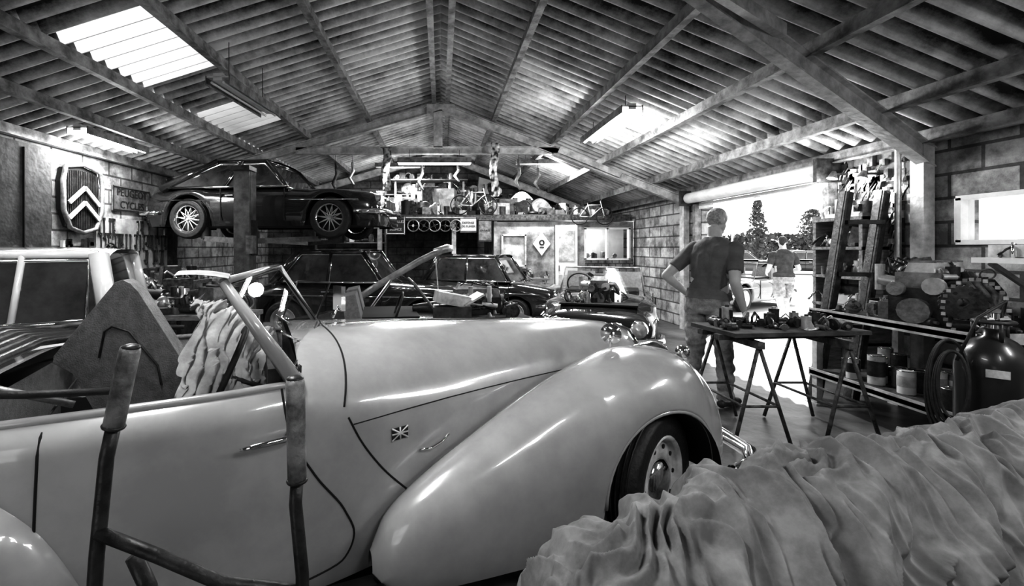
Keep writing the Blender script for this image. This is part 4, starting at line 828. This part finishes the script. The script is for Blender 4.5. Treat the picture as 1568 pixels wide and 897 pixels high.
# ------------------------------------------------------------------ people
def person(name,x,y,z0,fwd,J,shorts=False,hair=HAIR,shirt=SHIRT,head_yaw=0,head_pitch=0,H=1.8):
    b=MB(); m=SKIN; k=H/1.8
    TR=[(.84,.0,.0,.10,.09),(.88,0,0,.160,.118),(.96,0,-.01,.172,.125),(1.05,0,0,.158,.112),(1.16,0,.0,.150,.108),(1.28,0,.0,.168,.118),(1.38,0,-.005,.182,.115),(1.45,0,-.005,.165,.098),(1.50,0,-.005,.105,.075),(1.54,0,0,.06,.06),(1.60,0,.01,.052,.056)]
    lean=J.get('lean',(0,0)); n=24; vs=[];fs=[]
    for (z,cx,cy,rx,ry) in TR:
        for i in range(n):
            t=2*pi*i/n; f=(z-.9)
            ex=.85; co,si=math.cos(t),math.sin(t)
            vs.append(Vector((cx+lean[0]*f+rx*math.copysign(abs(co)**ex,co),cy+lean[1]*f+ry*math.copysign(abs(si)**ex,si),z)))
    for j in range(len(TR)-1):
        for i in range(n): q=(i+1)%n; fs.append((j*n+i,j*n+q,(j+1)*n+q,(j+1)*n+i))
    fs.append(tuple(range(n-1,-1,-1))); fs.append(tuple((len(TR)-1)*n+i for i in range(n)))
    b.add(vs,fs,m,True)
    segs=[]
    def limb(pts,rad,tag):
        P=[Vector(p) for p in pts]; out=[];rr=[]
        for i in range(len(P)-1):
            for t in range(6): out.append(P[i].lerp(P[i+1],t/6)); rr.append(rad[i]+(rad[i+1]-rad[i])*t/6)
        out.append(P[-1]); rr.append(rad[-1])
        b.tube(out,rr,m,14); 
        for p,r in zip(P,rad): b.sph(p,r*.99,m,14,9)
        for i in range(len(P)-1): segs.append((P[i],P[i+1],tag,i,rad[i]))
    for s,k_ in((-1,'l'),(1,'r')):
        sh=Vector((s*.175+lean[0]*.55,lean[1]*.55,1.425)); el=Vector(J['el_'+k_]); wr=Vector(J['wr_'+k_])
        mid=el.lerp(wr,.3)
        limb([sh,sh.lerp(el,.45),el],[.064,.054,.043],'ua'); limb([el,mid,wr],[.043,.043,.027],'fa')
        hd=(Vector(J.get('hd_'+k_,wr+(wr-el).normalized()))-wr).normalized()
        inw=Vector((-s,0,0)); side=hd.cross(inw).normalized()
        if side.y<0: side=-side
        pn=side.cross(hd).normalized()
        pc=wr+hd*.05
        Rm=Matrix((side,pn,hd)).transposed()
        b.sph(pc,(.042,.018,.052),m,14,9,Rm)
        segs.append((wr,wr+hd*.18,'hand',0,.03))
        cin=pn if pn.dot(inw)>0 else -pn
        for i,(o,L) in enumerate(((.033,.072),(.012,.08),(-.011,.075),(-.032,.06))):
            a=wr+hd*.075+side*o; q1=a+hd*L*.45+cin*.006; q2=q1+hd*L*.35+cin*.014; q3=q2+hd*L*.22+cin*.018
            b.tube([a,q1,q2,q3],[.0105,.0098,.009,.007],m,8)
        a=wr+hd*.025+side*.03; b.tube([a,a+side*.028+hd*.025+cin*.01,a+side*.036+hd*.055+cin*.018],[.014,.0115,.009],m,8)
        hp=Vector((s*.09,0,.9)); kn=Vector(J['kn_'+k_]); an=Vector(J['an_'+k_])
        lr=[.098,.085,.062,.06,.04] if shorts else [.100,.09,.068,.066,.056]
        limb([hp,hp.lerp(kn,.5),kn],lr[:3],'th'); limb([kn,kn.lerp(an,.3),an],[lr[2],lr[3],lr[4]],'sh')
        if shorts: 
            pk=hp.lerp(kn,.78); b.tube([hp.lerp(kn,.2),pk],[.1,.098],m,16)
        fd=Vector(J.get('ft_'+k_,(s*.15,1,0))).normalized()
        an2=Vector((an.x,an.y,an.z))
        toe=an2+fd*.17+Vector((0,0,-an.z+.035)); heel=an2-fd*.06+Vector((0,0,-an.z+.04))
        b.tube([heel,an2+Vector((0,0,-an.z+.05)),an2+fd*.1+Vector((0,0,-an.z+.045)),toe],[.034,.045,.044,.034],m,12); b.sph(toe,(.04,.04,.033),m); b.sph(heel,(.036,.036,.038),m)
        segs.append((heel,toe,'foot',0,.04))
    hc=Vector((lean[0]*.78,lean[1]*.78+.02,1.69)); HR=Matrix.Rotation(head_yaw,3,'Z')@Matrix.Rotation(head_pitch,3,'X')
    def hp_(x,y,z): return hc+HR@Vector((x,y,z))
    b.sph(hp_(0,-.01,.025),(.076,.095,.092),m,20,14,HR); b.sph(hp_(0,.02,-.045),(.06,.07,.072),m,18,12,HR); b.sph(hp_(0,.06,-.09),(.034,.03,.026),m,12,8,HR)
    b.tube([hp_(0,.080,.01),hp_(0,.096,-.028),hp_(0,.088,-.036)],[.008,.012,.010],m,8)
    b.sph(hp_(0,.083,-.062),(.026,.012,.006),m,10,6,HR); b.sph(hp_(0,.08,-.073),(.023,.012,.007),m,10,6,HR); b.sph(hp_(0,.068,.025),(.042,.014,.008),m,12,6,HR)
    for s in(-1,1): b.sph(hp_(s*.076,-.005,-.01),(.01,.02,.033),m,10,8,HR)
    b.tube([Vector((lean[0]*.6,lean[1]*.6,1.5)),hp_(0,-.015,-.06)],[.058,.054],m,16)
    me=bpy.data.meshes.new('tmp'); me.from_pydata(b.v,[],b.f); o=bpy.data.objects.new('tmp',me); sc.collection.objects.link(o)
    r=o.modifiers.new('r','REMESH'); r.mode='VOXEL'; r.voxel_size=.0065
    s_=o.modifiers.new('s','SMOOTH'); s_.iterations=3; s_.factor=.5
    dg=bpy.context.evaluated_depsgraph_get(); nm=bpy.data.meshes.new_from_object(o.evaluated_get(dg)); bpy.data.objects.remove(o)
    mats=[SKIN,hair,shirt,JEANS,SHOE,GAP]; nm.materials.clear()
    for q in mats: nm.materials.append(q)
    HRi=HR.transposed()
    def region(p):
        l=HRi@(p-hc)
        if p.z>1.56 and l.length<.17:
            if (l.z>.072+.7*max(0,l.y+.01)) or (l.y<-.01 and l.z>-.055+.03*math.sin(l.x*60) and not(abs(l.x)>.07 and l.z<.03 and l.y>-.03)): return 1
            for s in(-1,1):
                if (l-Vector((s*.03,.085,.01))).length<.011: return 5
            return 0
        best=None;bd=9
        for a,c,tag,i,rd in segs:
            ab=c-a; t=max(0,min(1,(p-a).dot(ab)/ab.length_squared)); d=(p-(a+ab*t)).length-rd*.9
            if d<bd: bd=d;best=(tag,i,t)
        tag,i,t=best
        if tag in('fa','hand'): return 0
        if tag=='ua' and (p.z<1.42) and abs(p.x-lean[0]*.5)>.14:
            return 0 if i==1 and t>.45 else 2
        if tag=='foot' and p.z<.1: return 4
        if tag in('sh',): return 0 if shorts else (4 if p.z<.06 else 3)
        if tag=='th' and shorts and i==1 and t>.6: return 0
        if p.z<.97: return 3
        if p.z<1.0 : return 2
        ringz=1.525+.25*(p.y-lean[1]*.6)*-1
        return 0 if p.z>ringz else 2
    vr=[set() for _ in nm.vertices]
    for pl in nm.polygons:
        k_=region(pl.center); pl.material_index=k_; pl.use_smooth=True
        for v in pl.vertices: vr[v].add(k_)
    nrm=[v.normal.copy() for v in nm.vertices]; cos=[v.co.copy() for v in nm.vertices]; out=[]
    for i,p in enumerate(cos):
        rs=vr[i]; q=p
        if rs and rs<={2,3}:
            if 2 in rs: fo=.012+.010*noise.noise(Vector((p.x*9,p.y*9,p.z*5)))+.008*noise.noise(Vector((p.x*20,p.y*20,p.z*14)))+(.012 if p.z<1.06 else 0)
            else: fo=.008+.012*noise.noise(Vector((p.x*14,p.y*14,p.z*22)))*(1.4 if p.z<.6 else 1)
            q=p+nrm[i]*fo
        elif rs=={1}: q=p+nrm[i]*(.001+.003*noise.noise(p*40))
        out+=[q.x,q.y,q.z]
    nm.vertices.foreach_set('co',out); nm.update()
    nm.name=name
    ob=bpy.data.objects.new(name,nm); sc.collection.objects.link(ob); ob.location=(x,y,z0); ob.scale=(k,k,k)
    ob.rotation_euler=(0,0,math.atan2(fwd[1],fwd[0])-pi/2)
J1=dict(el_l=(-.34,-.09,1.17),wr_l=(-.215,.05,1.0),hd_l=(-.15,.1,.92),el_r=(.25,-.05,1.14),wr_r=(.28,.05,.89),kn_l=(-.12,.03,.49),an_l=(-.17,-.04,.08),kn_r=(.11,.07,.49),an_r=(.13,.05,.08),lean=(0.04,.12))
person('standing_man',2.48,4.25,0,(.82,.57),J1,head_yaw=-.45,head_pitch=-.3,H=1.82)
J2=dict(el_l=(-.27,.0,1.14),wr_l=(-.2,.24,1.05),el_r=(.27,.0,1.14),wr_r=(.2,.24,1.05),kn_l=(-.1,-.05,.5),an_l=(-.1,-.25,.13),kn_r=(.1,.13,.49),an_r=(.11,.1,.08),lean=(0,.04))
person('walking_man',6.9,9.2,-.09,(.2,.98),J2,shorts=True,hair=HAIRD,shirt=SHIRT2,H=1.78,head_pitch=-.1)
# ------------------------------------------------------------------ light, world, camera
w=bpy.data.worlds.new('World'); sc.world=w; w.use_nodes=True; w.node_tree.nodes['Background'].inputs[0].default_value=(1,1,1,1); w.node_tree.nodes['Background'].inputs[1].default_value=1.8
l=bpy.data.lights.new('sun','SUN'); l.energy=13.; l.angle=.01; o=bpy.data.objects.new('sun',l); sc.collection.objects.link(o)
d=Vector((-.65,-.76,-1.04)); o.rotation_euler=d.to_track_quat('-Z','Y').to_euler(); o.location=(20,20,30)
cd=bpy.data.cameras.new('camera'); cam=bpy.data.objects.new('camera',cd); sc.collection.objects.link(cam); sc.camera=cam
cam.location=(0,0,1.45); cam.rotation_euler=(pi/2,0,0); cd.sensor_width=36; cd.lens=700/1568*36; cd.shift_x=109/1568; cd.shift_y=-68.5/1568; cd.clip_start=.05; cd.clip_end=500
sc.view_settings.view_transform='Standard'; sc.view_settings.exposure=.42; sc.view_settings.gamma=.74
